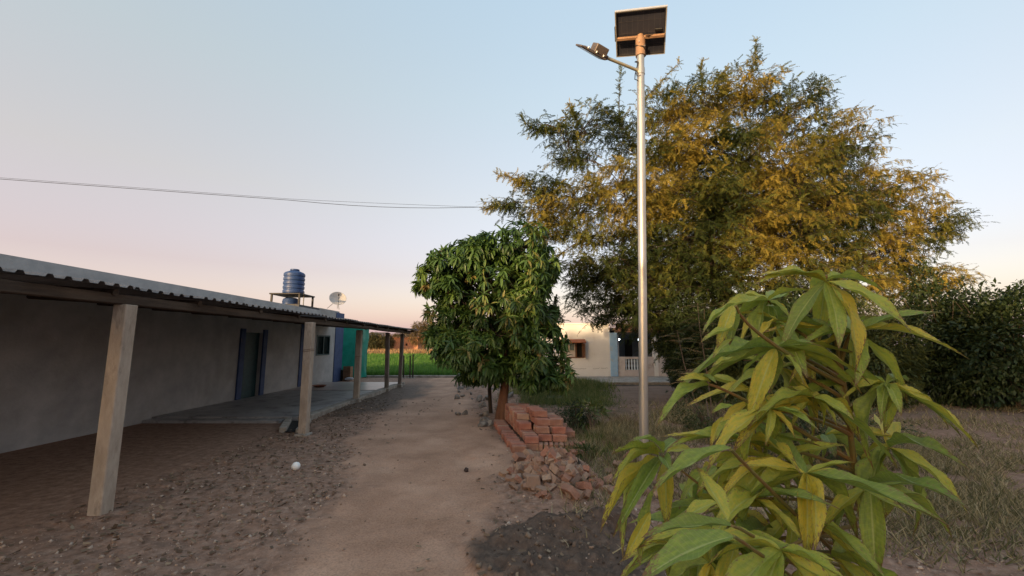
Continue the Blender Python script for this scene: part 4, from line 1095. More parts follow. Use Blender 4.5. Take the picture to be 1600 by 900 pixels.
# ---- feathery tree (big, right): trunk, limbs and layered boughs of small leaflets
def spray_template(n, seed, droop=.30, ll=.17, lw=.05):
    rr = np.random.default_rng(seed); V, Fc = [], []
    for i in range(n):
        t = .06 + .94 * i / (n - 1); base = np.array([.05 * math.sin(t * 4 + seed), t, -droop * t * t])
        for sgn in (-1, 1):
            a = math.radians(rr.uniform(35, 75)); l_ = ll * rr.uniform(.7, 1.25) * (1 - .35 * t)
            d = np.array([sgn * math.sin(a), math.cos(a), rr.uniform(-.55, .15)]); d /= np.linalg.norm(d)
            sd = np.cross(d, [rr.uniform(-.4, .4), rr.uniform(-.3, .3), 1]); sd /= np.linalg.norm(sd)
            k = len(V); V += [base, base + d * l_ * .5 + sd * lw * .5, base + d * l_, base + d * l_ * .5 - sd * lw * .5]
            Fc.append((k, k + 1, k + 2, k + 3))
    return np.array(V), np.array(Fc)
def build_feathery(name, label, cat, trunk_base, trunk_top, pads, fol_mat, bk, spray_len=(.17, .33), per_m3=26, group=None, r0=.26, tintf=None, leafn=13, shoots=(), seed=1, ll=.17, lw=.05):
    """pads: (centre, (rx,ry,rz)) boughs; sprays sit at the ends of real branches reaching into each"""
    rr = np.random.default_rng(seed)
    T = thing(name, label, cat, trunk_base, group)
    br = MB(); tr = MB()
    tb, tt = Vector(trunk_base), Vector(trunk_top)
    mid = (tb + tt) / 2 + Vector((rr.uniform(-.15, .15), rr.uniform(-.1, .1), 0))
    pts = bez(tb - Vector((0, 0, .2)), mid, tt, 7); tr.tube(pts, [r0 * (1.35, 1.05, .95, .9, .85, .82, .78)[i] for i in range(7)], 10)
    P_, D_, L_s = [], [], []
    order = sorted(pads, key=lambda q: (Vector(q[0]) - tt).length)
    nodes = [(tt.copy(), 0.0, r0 * .62, (tt - tb).normalized())]
    for c, rad in order:
        c = Vector(c)
        pn = min(nodes, key=lambda q: (q[0] - c).length + .45 * q[1]); st = pn[0]
        dist = (c - st).length; ctrl = st + pn[3] * dist * .35 + (c - st) * .25 + Vector(tuple(rr.normal(size=3) * .08 * dist))
        lp = bez(st, ctrl, c, 9); r1 = min(pn[2], .022 + .016 * dist + .02 * (max(rad) / 1.2)) if pn[1] > 0 else min(r0 * .5, .05 + .013 * dist)
        r2 = max(.012, r1 * .55)
        br.tube(lp, [r1 + (r2 - r1) * i / 8 for i in range(9)], 6, False)
        nodes.append((c.copy(), pn[1] + dist, r2, (lp[8] - lp[6]).normalized()))
        vol = 4.19 * rad[0] * rad[1] * rad[2]; ntuft = max(5, int(per_m3 * vol ** .75 / 12))
        out = (c - tt); out.z *= .25; out.normalize()
        for q in range(ntuft):
            v = rr.normal(size=3); v /= np.linalg.norm(v); v = v * rr.random() ** .4
            e_ = c + Vector((v[0] * rad[0], v[1] * rad[1], v[2] * rad[2])) * 1.05
            dv = out * .7 + Vector((v[0], v[1], 0)) * .6 + Vector(tuple(rr.normal(size=3) * .35)); dv.z *= .75; dv.z += .05; dv.normalize()
            ln_ = rr.uniform(.45, .95); s1 = e_ - dv * ln_ * .5; e1 = e_ + dv * ln_ * .5 - Vector((0, 0, ln_ * .18))
            s0 = lp[int(rr.integers(4, 9))]
            if rr.random() < .45: br.tube(bez(s0, s0.lerp(s1, .5) + Vector((0, 0, .08)), s1, 4), [.012, .010, .008, .007], 3, False)
            tl = bez(s1, e_ + Vector((0, 0, ln_ * .08)), e1, 7); br.tube(tl, [.008 - .0009 * i for i in range(7)], 3, False)
            sd = dv.cross(Vector((0, 0, 1))).normalized()
            for w_ in range(12):
                t_ = (w_ + rr.random()) / 12; a = tl[int(t_ * 5.99)].lerp(tl[int(t_ * 5.99) + 1], (t_ * 5.99) % 1)
                sg = 1 if w_ % 2 else -1
                d_ = dv * rr.uniform(.0, .6) + sd * sg * rr.uniform(.2, 1.0) + Vector((0, 0, rr.uniform(-1.0, .45))) if w_ < 11 else dv + Vector((0, 0, -.3))
                P_.append(a); D_.append(d_.normalized()); L_s.append(rr.uniform(*spray_len) * (1.1 - .4 * t_))
    for pts_ in shoots:                                    # long whips standing out of the crown
        pts_ = [Vector(p) for p in pts_]; lp = bez(pts_[0], pts_[1], pts_[2], 12); br.tube(lp, [.018 - .0013 * i for i in range(12)], 4, False)
        for i in range(11):
            for w_ in range(9):
                a = lp[i].lerp(lp[i + 1], rr.random()); dv = (lp[i + 1] - lp[i]).normalized() * .5 + Vector(rr.normal(size=3) * .8)
                P_.append(a); D_.append(dv.normalized()); L_s.append(rr.uniform(.10, .22))
    P_, D_, L_s = np.array([tuple(p) for p in P_]), np.array([tuple(p) for p in D_]), np.array(L_s)
    Vs, Fs, Ts, off = [], [], [], 0
    which = rr.integers(0, 5, len(P_))
    up = np.tile([0, 0, 1.], (len(P_), 1)) + rr.normal(0, .35, (len(P_), 3))
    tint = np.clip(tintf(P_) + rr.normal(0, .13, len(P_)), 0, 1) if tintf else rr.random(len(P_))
    for k in range(5):
        s = which == k; tv_, tf_ = spray_template(leafn, k + seed * 10, ll=ll, lw=lw)
        V, Fc = scatter(tv_, tf_, P_[s], D_[s], up[s], L_s[s]); Vs.append(V); Fs.append(Fc + off); off += len(V)
        Ts.append(np.repeat(tint[s], len(tv_)))
    V = np.concatenate(Vs) - np.array(trunk_base)
    tr.part('trunk', bk, T, True)
    br.part('branches', bk, T)
    cr_ = place('crown', mesh_np('crown', V, np.concatenate(Fs), fol_mat, False, {'tint': np.concatenate(Ts)}), T, trunk_base)
    return T, len(P_)

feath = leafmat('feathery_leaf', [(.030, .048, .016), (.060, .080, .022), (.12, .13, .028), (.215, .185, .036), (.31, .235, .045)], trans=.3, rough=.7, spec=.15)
def pad(px, py, Y, rpx, rpy, ry):
    c = P(px, py, Y); k = Y / F; return (c, (rpx * k, ry, rpy * k))
BT = P(1130, 640, 14.0); BT = Vector((BT.x, 14.0, 0))
BTT = Vector((BT.x + .25, 13.8, 3.4))
big_pads = [pad(*a) for a in (
    (840, 195, 12.6, 26, 12, .5), (880, 210, 12.8, 42, 26, .8), (925, 185, 12.6, 40, 24, .8), (905, 248, 12.8, 40, 16, .8), (965, 215, 13.2, 40, 40, .9), (880, 250, 13.3, 28, 12, .6),
    (798, 318, 12.0, 34, 11, .5), (812, 285, 12.2, 26, 9, .5), (850, 292, 12.2, 48, 18, .8), (845, 325, 12.0, 62, 17, .9), (905, 310, 12.3, 62, 34, 1.1), (862, 352, 12.2, 42, 20, .9), (915, 365, 12.5, 60, 28, 1.1), (895, 408, 12.4, 36, 24, .9),
    (970, 290, 12.6, 60, 40, 1.2), (975, 350, 12.8, 60, 40, 1.3), (935, 430, 12.6, 48, 30, 1.1), (985, 420, 12.8, 62, 42, 1.3), (960, 485, 13.2, 55, 24, 1.2), (915, 455, 12.8, 26, 28, .8), (1010, 480, 13.4, 60, 36, 1.3),
    (1040, 175, 13.2, 52, 34, 1.2), (1095, 160, 13.0, 50, 34, 1.2), (1040, 240, 12.8, 60, 38, 1.3), (1100, 225, 12.4, 52, 46, 1.3), (1045, 310, 12.4, 60, 42, 1.4), (1105, 300, 12.0, 55, 44, 1.4),
    (1050, 385, 12.4, 60, 44, 1.4), (1110, 380, 12.0, 55, 46, 1.4), (1060, 450, 12.8, 62, 44, 1.4), (1115, 450, 12.4, 55, 44, 1.4), (1080, 505, 13.4, 70, 34, 1.4), (1040, 520, 14.2, 50, 30, 1.2),
    (1160, 150, 13.2, 55, 44, 1.5), (1160, 240, 12.4, 60, 50, 1.5), (1165, 330, 12.2, 60, 50, 1.5), (1170, 420, 12.4, 60, 50, 1.5), (1170, 500, 13.0, 64, 40, 1.5),
    (1225, 180, 13.4, 60, 48, 1.6), (1235, 270, 12.8, 66, 55, 1.6), (1240, 370, 12.8, 66, 55, 1.6), (1240, 465, 13.2, 66, 48, 1.6), (1300, 230, 13.6, 60, 50, 1.6), (1310, 330, 13.4, 66, 56, 1.6), (1310, 430, 13.6, 66, 50, 1.6),
    (1375, 300, 14.0, 60, 50, 1.5), (1380, 390, 14.0, 64, 50, 1.5), (1440, 350, 14.2, 50, 44, 1.4), (1430, 440, 14.2, 56, 40, 1.4),
    (1150, 330, 15.6, 90, 80, 1.6), (1060, 400, 15.4, 80, 70, 1.5), (1060, 280, 15.4, 80, 70, 1.5), (1250, 330, 16.2, 100, 90, 1.6), (980, 440, 15.0, 60, 50, 1.2))]
shoots = [(P(855, 205, 12.6), P(826, 205, 12.5), P(814, 180, 12.5)), (P(968, 200, 12.8), P(966, 150, 12.8), P(971, 106, 12.8)), (P(905, 190, 12.6), P(893, 180, 12.6), P(890, 160, 12.6)),
          (P(1000, 165, 13), P(1030, 130, 13), P(1062, 97, 13)), (P(1098, 150, 13), P(1096, 120, 13), P(1096, 94, 13)), (P(1035, 165, 13), P(1050, 140, 13), P(1058, 130, 13)),
          (P(800, 322, 12), P(775, 322, 12), P(754, 327, 12)), (P(830, 290, 12.2), P(800, 275, 12.2), P(776, 272, 12.2)), (P(1125, 150, 13), P(1130, 140, 13), P(1140, 128, 13)), (P(1170, 120, 13), P(1185, 90, 13), P(1180, 62, 13)),
          (P(870, 460, 12.5), P(862, 480, 12.5), P(880, 500, 12.5)), (P(900, 380, 12.4), P(868, 400, 12.4), P(850, 420, 12.4))]
def sunlit_tint(p):  # random clumps, plus low sun painted in: golden higher up, dark below
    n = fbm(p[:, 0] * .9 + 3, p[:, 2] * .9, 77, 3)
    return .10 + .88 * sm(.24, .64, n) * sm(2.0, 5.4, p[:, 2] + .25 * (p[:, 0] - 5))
tree, ns = build_feathery('feathery_tree', 'huge feathery spreading tree with yellow-olive leaflets, low-sun gold painted in higher up, behind the street light', 'tree', tuple(BT), tuple(BTT), big_pads, feath, bark_d,
                          per_m3=310, r0=.30, tintf=sunlit_tint, shoots=shoots, seed=3, leafn=9, ll=.24, lw=.13)

# ---- mango leaves
def rosette_leaves(centers, axes, nper, rr, Lr=(.17, .265), droop=1.1):
    P_, D_, U_, L_s = [], [], [], []
    for c, a in zip(centers, axes):
        a = a / np.linalg.norm(a); b_ = np.cross(a, [0, 0, 1.]); b_ = b_ / (np.linalg.norm(b_) + 1e-6); c_ = np.cross(a, b_)
        ph = rr.uniform(0, 6.28)
        for i in range(nper):
            th = ph + i * 2.4; sp = rr.uniform(.5, 1.25)
            d = a * (.55 - .4 * (i % 2) * .5) + (b_ * math.cos(th) + c_ * math.sin(th)) * sp; d[2] -= droop * rr.uniform(.2, .75)
            P_.append(c + a * rr.uniform(-.05, .02)); D_.append(d / np.linalg.norm(d)); U_.append(np.array([0, 0, 1.]) + a * .5 + rr.normal(0, .25, 3)); L_s.append(rr.uniform(*Lr))
    return np.array(P_), np.array(D_), np.array(U_), np.array(L_s)
mangoleaf = leafmat('mango_leaf', [(.032, .068, .016), (.052, .104, .024), (.085, .155, .034), (.135, .205, .044), (.21, .16, .055)], trans=.22, rough=.42, spec=.4)
mangoleaf_obj = leafmat('mango_leaf_single', [(.030, .062, .015), (.046, .092, .021), (.075, .135, .030), (.14, .19, .040), (.20, .16, .055)], trans=.22, rough=.42, spec=.4, objrand=True)
rr = np.random.default_rng(21)
MTB = GG(783, 656)
MT = thing('mango_tree', 'bushy mango tree with drooping dark green leaves and one reddish trunk', 'tree', MTB)
mt = P(793, 572, 9.5)
m = MB(); m.tube([MTB + Vector((-.01, 0, -.15)), MTB + Vector((0, 0, .12)), Vector((MTB.x + .05, MTB.y + .02, MTB.z + .5)), Vector((mt.x, 9.5, mt.z)), Vector((mt.x - .05, 9.6, 2.1))], [.165, .125, .10, .088, .075], 14)
m.part('trunk', bark_m, MT, True)
m = MB(); q0 = GG(776, 632); m.tube([(q0.x - .1, 10.4, 0), (q0.x - .13, 10.3, .6), (q0.x - .05, 10.1, 1.4)], [.05, .045, .04], 8); m.part('side_stem', bark_d, MT, True)
lobes = [((767, 475, 9.5), (84, 82, 1.3)), ((722, 414, 9.4), (48, 40, .9)), ((752, 395, 9.2), (26, 26, .6)), ((800, 388, 9.3), (50, 34, .95)), ((820, 445, 9.3), (46, 48, 1.0)), ((846, 420, 9.5), (22, 26, .6)), ((682, 436, 9.4), (38, 28, .6)), ((700, 480, 9.3), (34, 60, .8)),
         ((730, 560, 9.2), (48, 42, .8)), ((772, 524, 8.9), (60, 32, .7)), ((835, 545, 9.3), (42, 46, .85)), ((845, 480, 9.6), (28, 40, .8)), ((866, 588, 9.2), (26, 20, .5)), ((705, 525, 9.3), (24, 36, .6)), ((735, 588, 9.7), (34, 18, .6)), ((838, 580, 9.1), (30, 20, .4)), ((748, 572, 9.3), (42, 28, .6)), ((700, 455, 9.2), (30, 34, .5)), ((722, 500, 9.2), (40, 40, .5))]
Cn, Ax = [], []
br = MB(); fork = Vector((mt.x - .02, 9.55, 1.7))
for (c, rad) in lobes:
    cc = P(*c); k = c[2] / F; rx, ry, rz_ = rad[0] * k, rad[2], rad[1] * k
    br.tube(bez(fork, fork.lerp(cc, .5) + Vector((0, 0, .15)), cc, 7), [.055 - .006 * i for i in range(7)], 6, False)
    n = int(30 + 52 * (rx * ry + rx * rz_ + ry * rz_) * 1.7)
    v = rr.normal(size=(n, 3)); v /= np.linalg.norm(v, axis=1, keepdims=True); v *= (rr.random((n, 1)) ** .33) * .65 + .35
    for q in v:
        p = np.array(cc) + q * [rx, ry, rz_]
        gap = float(fbm(np.array([p[0] * 2.1 + p[1] * .7]), np.array([p[2] * 2.1 - p[1] * .5]), 91, 2)[0])
        if gap < .375 and rr.random() < .85: continue
        p = p + q / (np.linalg.norm(q) + 1e-6) * (gap - .5) * .8
        a = q * [1, 1, .8]; a = a / np.linalg.norm(a); a[2] += .25
        Cn.append(p); Ax.append(a)
        if rr.random() < .3: br.tube([cc, cc.lerp(Vector(p), .6) + Vector((0, 0, .05)), Vector(p)], [.016, .010, .006], 3, False)
br.part('branches', bark_d, MT)
Cn, Ax = np.array(Cn), np.array(Ax)
P_, D_, U_, L_s = rosette_leaves(Cn, Ax, 11, rr)
ros_t = np.clip(fbm(Cn[:, 0] * 1.6, Cn[:, 2] * 1.6, 5, 3) * 1.05 - .2 + .22 * sm(2.5, 4.2, Cn[:, 2]) + rr.normal(0, .14, len(Cn)), 0, .72)
red = rr.random(len(Cn)) < .035; ros_t[red] = 1.0
tint = np.clip(np.repeat(ros_t, 11) + rr.normal(0, .06, len(P_)), 0, 1)
tv_, tf_, rib, al = leaf_template(4, .5, .18)
front = np.argsort(P_[:, 1] + .0 * P_[:, 2])[:290]
rest = np.ones(len(P_), bool); rest[front] = False
V, Fc = scatter(tv_, tf_, P_[rest], D_[rest], U_[rest], L_s[rest], L_s[rest] * .26)
place('foliage', mesh_np('foliage', V - np.array(MTB), Fc, mangoleaf, True, {'tint': np.repeat(tint[rest], len(tv_))}), MT, MTB)['kind'] = 'stuff'
tint_me = mesh_np('leaf', tv_ * [.23, 1, 1], tf_, mangoleaf_obj, True)
def leaf_obj(me, parent, pos, d, up, L, sx=1.0):
    s, dd, n = frames(np.array([d], float), np.array([up], float))
    Mx = Matrix(((s[0][0], dd[0][0], n[0][0]), (s[0][1], dd[0][1], n[0][1]), (s[0][2], dd[0][2], n[0][2])))
    o = place('leaf', me, parent, pos, Mx.to_quaternion()); o.scale = (L * sx, L, L); return o
for i in front: leaf_obj(tint_me, MT, P_[i], D_[i], U_[i], L_s[i])
print('mango leaves', len(P_))

# ---- foreground mango sapling, large leaves one by one
fg = leafmat('young_mango_leaf', [(.18, .26, .045), (.25, .34, .048), (.33, .39, .05), (.44, .43, .05), (.58, .47, .05)], trans=.32, rough=.55, mid=(.42, .48, .16), spec=.45, objrand=True)
lp_ = lambda t: (math.sin(math.pi * min(1, (t ** .85) * .985 + .012)) ** .85)
FGM = []
for k, cv in enumerate((.15, .45, .8, 1.1)):
    tv2, tf2, r2, a2 = leaf_template(18, cv, .16, .018 + .006 * k, lp_, 4)
    FGM.append((mesh_np('leaf', tv2, tf2, fg, True, {'rib': r2, 'along': a2}), tv2[17 * 9 + 4 + 9]))
SB = G(1300, 880); SB = Vector((1.10, 1.25, 0)); SB.z = gz1(SB.x, SB.y)
SP = thing('mango_sapling', 'young mango plant with long yellow-green leaves close in the lower right corner', 'plant', SB)
def fg_leaf(bx_, by_, bY, tx_, ty_, tY, wpx, curve=1, roll=0.0, stalk=True):
    a, b_ = P(bx_, by_, bY), P(tx_, ty_, tY); me, tipv = FGM[curve]
    # the template's chord runs from its base to its drooped tip: aim the chord
    ch = Vector(tuple(tipv)); d = b_ - a; Lc = d.length / ch.length
    ang = math.atan2(-ch.z, ch.y)
    dn = d.normalized(); up = Vector((0, -.35, 1)); up = (up - dn * up.dot(dn))
    if up.length < .1: up = Vector((0, -1, 0)) - dn * (-dn.y)
    up.normalize(); sd = dn.cross(up).normalized()
    Rr = Matrix.Rotation(roll, 3, dn); up, sd = Rr @ up, Rr @ sd
    ax = Matrix.Rotation(ang, 3, sd) @ dn; un = Matrix.Rotation(ang, 3, sd) @ up
    Mx = Matrix(((sd.x, ax.x, un.x), (sd.y, ax.y, un.y), (sd.z, ax.z, un.z)))
    o = place('leaf', me, SP, a, Mx.to_quaternion()); wd = wpx * (bY + tY) / 2 / F
    o.scale = (wd * 1.12, Lc, Lc); return o
A = (1036, 706)
for args in ((1036, 708, 1.25, 984, 690, 1.15, 15, 3, .2), (1034, 708, 1.25, 955, 711, 1.1, 9, 1, .5), (1030, 712, 1.25, 955, 757, 1.05, 14, 2, .3), (1030, 716, 1.25, 938, 833, 1.0, 17, 1, .5), (1030, 718, 1.24, 957, 841, .98, 19, 1, -.2),
             (1034, 722, 1.25, 974, 875, 1.0, 17, 2, .9), (1040, 722, 1.25, 1042, 826, 1.1, 21, 0, .2), (1037, 705, 1.28, 1064, 689, 1.35, 15, 2, 0), (1042, 706, 1.26, 1092, 712, 1.3, 14, 3, .2), (1036, 716, 1.22, 1050, 742, 1.05, 16, 1, .3),
             (1142, 700, .80, 1018, 772, .86, 33, 1, .15), (1146, 822, .82, 1002, 841, .86, 24, 1, .1), (1146, 838, .72, 1000, 908, .72, 42, 1, .1), (1137, 812, .74, 1088, 729, .82, 27, 0, .3),
             (1120, 785, .95, 1064, 816, .95, 24, 1, .2), (1022, 765, 1.1, 1000, 885, 1.0, 16, 0, .6), (1016, 800, 1.05, 974, 876, 1.0, 15, 0, -.5),
             (1110, 597, 1.02, 1056, 595, .98, 15, 1, -.2), (1108, 602, 1.02, 1026, 668, .92, 19, 2, .2), (1100, 585, 1.04, 1120, 600, .98, 8, 0, .1),
             (1150, 474, .92, 1098, 522, .90, 16, 1, .5), (1146, 478, .90, 1120, 545, .88, 18, 1, -.2), (1152, 480, .92, 1140, 540, .9, 16, 0, .2), (1150, 516, .88, 1094, 536, .84, 12, 1, .1), (1146, 530, .9, 1114, 560, .88, 15, 1, .3), (1150, 560, .9, 1112, 574, .88, 12, 1, .2),
             (1130, 652, 1.1, 1110, 700, 1.05, 10, 1, .2), (1146, 634, 1.0, 1111, 646, .98, 11, 1, 0), (1146, 655, 1.0, 1118, 690, 1.0, 12, 2, .3)):
    fg_leaf(*args)
# twigs carrying them, all rooted in one stem
twm = mat('green_red_twig', (.20, .10, .035), (.16, .16, .05), scale=12, rough=.6)
root = SB
SPTS = [SB, Vector((SB.x - .02, SB.y, .5)), P(1340, 780, 1.15), P(1325, 640, 1.08), P(1290, 430, 1.0)]
def stem_at(z):
    for a, b_ in zip(SPTS, SPTS[1:]):
        if a.z <= z <= b_.z: return a.lerp(b_, (z - a.z) / (b_.z - a.z))
    return SPTS[-1].copy()
m = MB(); m.tube([SB + Vector((0, 0, -.1)), (SB.x - .02, SB.y, .5), P(1340, 780, 1.15), P(1325, 640, 1.08), P(1290, 430, 1.0)], [.012, .010, .008, .006, .004], 8); m.part('stem', twm, SP, True)
for pts in ((stem_at(.95), P(1090, 760, 1.2), P(1036, 712, 1.25)), (stem_at(1.35), P(1140, 606, 1.02), P(1106, 600, 1.02)), (stem_at(1.55), P(1158, 520, .92), P(1150, 478, .9)),
            (stem_at(.9), P(1165, 820, .9), P(1144, 822, .8)), (stem_at(1.0), P(1175, 740, .95), P(1142, 702, .8)), (stem_at(.85), P(1170, 850, .9), P(1146, 838, .72))):
    m = MB(); m.tube(bez(*[Vector(p) for p in pts], 8), [.006, .0055, .005, .0045, .004, .0035, .0032, .003], 6); m.part('twig', twm, SP, True)
# the rest of the plant: further leaf whorls, mostly past the photograph's right edge
rs = random.Random(9)
whorls = [(1290, 440, 1.0), (1330, 520, 1.0), (1385, 600, 1.0), (1360, 760, .98), (1260, 740, .95), (1390, 700, 1.1), (1205, 640, .98), (1212, 545, 1.0), (1215, 500, 1.1), (1220, 575, 1.1), (1150, 850, .95), (1180, 780, 1.0), (1220, 860, .85), (1110, 880, .95), (1070, 830, 1.25), (1170, 690, 1.1), (1270, 620, 1.0), (1120, 730, 1.25), (1095, 850, 1.1), (1130, 800, 1.2), (1085, 790, 1.3), (1060, 860, 1.15), (1190, 620, 1.15), (1210, 720, 1.05), (1240, 800, 1.0), (1190, 880, .95), (1290, 680, 1.2), (1300, 870, 1.0), (1240, 540, 1.2), (1200, 470, 1.15)]
for wxp, wyp, wY in whorls:
    c = P(wxp, wyp, wY); j0 = stem_at(max(.3, min(c.z - .08, 1.6)))
    m = MB(); m.tube(bez(j0, j0.lerp(c, .5) + Vector((0, 0, .02)), c, 6), [.006, .005, .0045, .004, .0035, .003], 6); m.part('twig', twm, SP, True)
    for i in range(9 if wxp < 1140 else 11):
        th = i * 2.4 + rs.random(); L0 = rs.uniform(.07, .20) if rs.random() < .7 else rs.uniform(.18, .235); d = Vector((math.cos(th), math.sin(th) * .8, rs.uniform(-1.1, .6)))
        d.normalize(); me, tipv = FGM[rs.choice((1, 2, 2, 3))]
        up = np.array([0, 0, 1.]) + np.array([rs.uniform(-.3, .3), rs.uniform(-.5, 0), 0])
        s, dd, n = frames(np.array([tuple(d)]), np.array([up]))
        Mx = Matrix(((s[0][0], dd[0][0], n[0][0]), (s[0][1], dd[0][1], n[0][1]), (s[0][2], dd[0][2], n[0][2])))
        o = place('leaf', me, SP, c, Mx.to_quaternion()); o.scale = (L0 * rs.uniform(.15, .25), L0, L0 * rs.uniform(.5, 1.6))

# ---- shrubs, saplings and weeds on the right
def bush(name, label, c, rad, n, m, lsize=.07, seed=0, group=None, stems=7, aspect=.5, hole=.30):
    rr = np.random.default_rng(seed); T = thing(name, label, 'bush', (c[0], c[1], gz1(c[0], c[1])), group)
    v = rr.normal(size=(n, 3)); v /= np.linalg.norm(v, axis=1, keepdims=True); v *= (rr.random((n, 1)) ** .4)
    lump = 1 + 1.3 * (fbm(v[:, 0] * 3 + seed, v[:, 2] * 3 + v[:, 1] * 2, seed, 3) - .5)
    p = np.array(c) + v * np.array(rad) * lump[:, None]; p = p[(p[:, 2] > .02) & (fbm(p[:, 0] * 3.1 + p[:, 1], p[:, 2] * 3.1 - p[:, 1], seed + 9, 2) > hole)]
    d = p - np.array(c); d = d / (np.linalg.norm(d, axis=1, keepdims=True) + 1e-6) + rr.normal(0, .7, p.shape); d[:, 2] -= .2
    tv_, tf_, _, _ = leaf_template(2, .5, .2)
    V, Fc = scatter(tv_, tf_, p, d, np.tile([0, 0, 1.], (len(p), 1)) + rr.normal(0, .5, p.shape), lsize * rr.uniform(.6, 1.3, len(p)), lsize * aspect * rr.uniform(.6, 1.2, len(p)))
    tint = np.clip(fbm(p[:, 0] * 2, p[:, 2] * 2, seed + 3, 2) + rr.normal(0, .12, len(p)), 0, 1)
    o = np.array(ORG[T.name])
    place('foliage', mesh_np('foliage', V - o, Fc, m, False, {'tint': np.repeat(tint, len(tv_))}), T, tuple(o))
    b_ = MB()
    for k in range(stems):
        a = rr.uniform(0, 6.28); e_ = Vector(c) + Vector((math.cos(a) * rad[0] * .7, math.sin(a) * rad[1] * .7, rad[2] * rr.uniform(.2, .8)))
        b_.tube(bez(Vector(o) + Vector((math.cos(a) * .08, math.sin(a) * .08, -.05)), Vector((c[0], c[1], c[2] * .7)), e_, 6), [.02, .018, .015, .012, .008, .005], 5, False)
    b_.part('stems', stem_m, T)
    return T
dkleaf = leafmat('dark_shrub_leaf', [(.010, .020, .008), (.020, .036, .012), (.035, .058, .018), (.06, .08, .025)], trans=.2, rough=.55)
ylleaf = leafmat('olive_shrub_leaf', [(.022, .035, .010), (.045, .060, .018), (.085, .095, .030), (.14, .125, .04)], trans=.25, rough=.6)
midleaf = leafmat('mid_shrub_leaf', [(.022, .036, .012), (.042, .062, .018), (.08, .10, .03), (.13, .13, .04)], trans=.22, rough=.6)
def bpos(px, py, Y): p = P(px, py, Y); return (p.x, p.y, p.z)
for k, (px, py, Y, rx, ry, rz_, n, mm_, ls, lab) in enumerate((
        (1078, 562, 13.2, .75, .8, .9, 5200, dkleaf, .09, 'dark glossy bush hiding the right end of the porch wall'),
        (1100, 545, 12.0, .9, .9, 1.3, 6500, dkleaf, .09, 'tall dark bush under the feathery tree, right of the glossy bush'),
        (1155, 560, 11.0, 1.0, 1.0, 1.3, 6500, dkleaf, .09, 'dense dark bush under the right half of the feathery tree'),
        (1240, 560, 11.5, 1.4, 1.0, 1.5, 7000, dkleaf, .10, 'broad dark bush far right behind the mango plant'),
        (1350, 560, 11.5, 1.5, 1.0, 1.6, 7000, dkleaf, .10, 'second broad dark bush toward the right frame edge'),
        (1480, 550, 12.0, 1.7, 1.0, 1.9, 7500, dkleaf, .10, 'tall dark bush nearest the right frame edge'),
        (1580, 550, 11.0, 1.5, 1.0, 1.9, 6500, dkleaf, .10, 'bush cut by the right frame edge'),
        (1108, 650, 7.6, .55, .5, .55, 4200, ylleaf, .05, 'olive weedy bush at the foot of the two thin saplings'),
        (1180, 660, 6.6, .8, .6, .6, 5000, ylleaf, .055, 'olive weedy bush just right of the thin saplings'),
        (1300, 680, 5.8, .9, .6, .6, 5000, ylleaf, .055, 'olive weedy bush behind the mango plant on the right'))):
    bush('shrub', lab, bpos(px, py, Y), (rx, ry, rz_ * (1, 1.1, .9, 1.15, .95, 1.1, .9, .8, .8, .8)[k]), int(n * (2.6 if k < 7 else .55)), mm_ if k not in (2, 4) else midleaf, ls * (1.35 if k < 7 else 1.1), 100 + k, None, 14, .5 if k not in (1, 4) else .36, .27 if k < 7 else .44)
# two thin saplings with drooping feathered leaves
frond = leafmat('sapling_frond', [(.045, .045, .018), (.085, .075, .030), (.14, .105, .045), (.20, .12, .06)], trans=.25, rough=.6)
def frond_template(n=9):
    V, Fc = [], []
    for i in range(n):
        t = .15 + .85 * i / (n - 1); z = -.35 * t * t; base = np.array([0, t, z])
        for s in (-1, 1):
            l_ = .22 * (1 - .3 * abs(t - .5)); k = len(V); d = np.array([s * .85, .35, -.45]); d /= np.linalg.norm(d); f_ = np.array([0, .07, 0])
            V += [base, base + d * l_ * .5 + f_ * .5, base + d * l_, base + d * l_ * .5 - f_ * .5]; Fc.append((k, k + 1, k + 2, k + 3))
    return np.array(V), np.array(Fc)
ft = frond_template()
def sapling(label, pts, ntop, seed, n=46, L=(.22, .38)):
    rr = np.random.default_rng(seed); b0 = pts[0]; T = thing('thin_sapling', label, 'sapling', b0)
    path = [Vector(p) for p in pts]; m = MB(); m.tube([path[0] - Vector((0, 0, .1))] + path[1:], [.016 - .010 * i / (len(path) - 1) for i in range(len(path))], 6); m.part('stem', stem_m, T, True)
    Pp, Dd = [], []
    for k in range(n):
        f_ = rr.uniform(ntop, 1) * (len(path) - 1.001); a = path[int(f_)].lerp(path[int(f_) + 1], f_ % 1); th = rr.uniform(0, 6.28)
        Pp.append(tuple(a)); Dd.append((math.cos(th), math.sin(th), rr.uniform(-.1, .7)))
    V, Fc = scatter(*ft, np.array(Pp), np.array(Dd), np.tile([0, 0, 1.], (n, 1)), rr.uniform(*L, n))
    o = np.array(ORG[T.name]); place('fronds', mesh_np('fronds', V - o, Fc, frond, False, {'tint': np.repeat(rr.random(n), len(ft[0]))}), T, tuple(o))
g1, g2 = GG(1105, 672), GG(1112, 662)
sapling('thin leaning sapling with drooping fronds, left one of the pair', [g1, P(1082, 615, g1.y), P(1068, 565, g1.y), P(1058, 516, g1.y)], .35, 1)
sapling('taller thin sapling with a bare reddish tip, right one of the pair', [g2, P(1110, 620, g2.y), P(1100, 555, g2.y), P(1093, 510, g2.y), P(1090, 474, g2.y)], .35, 2, 54)
sapling('thin sapling with drooping fronds past the right end of the dark bushes', [GG(1210, 680), P(1200, 600, 7.5), P(1190, 540, 7.5), P(1185, 500, 7.5)], .3, 3)

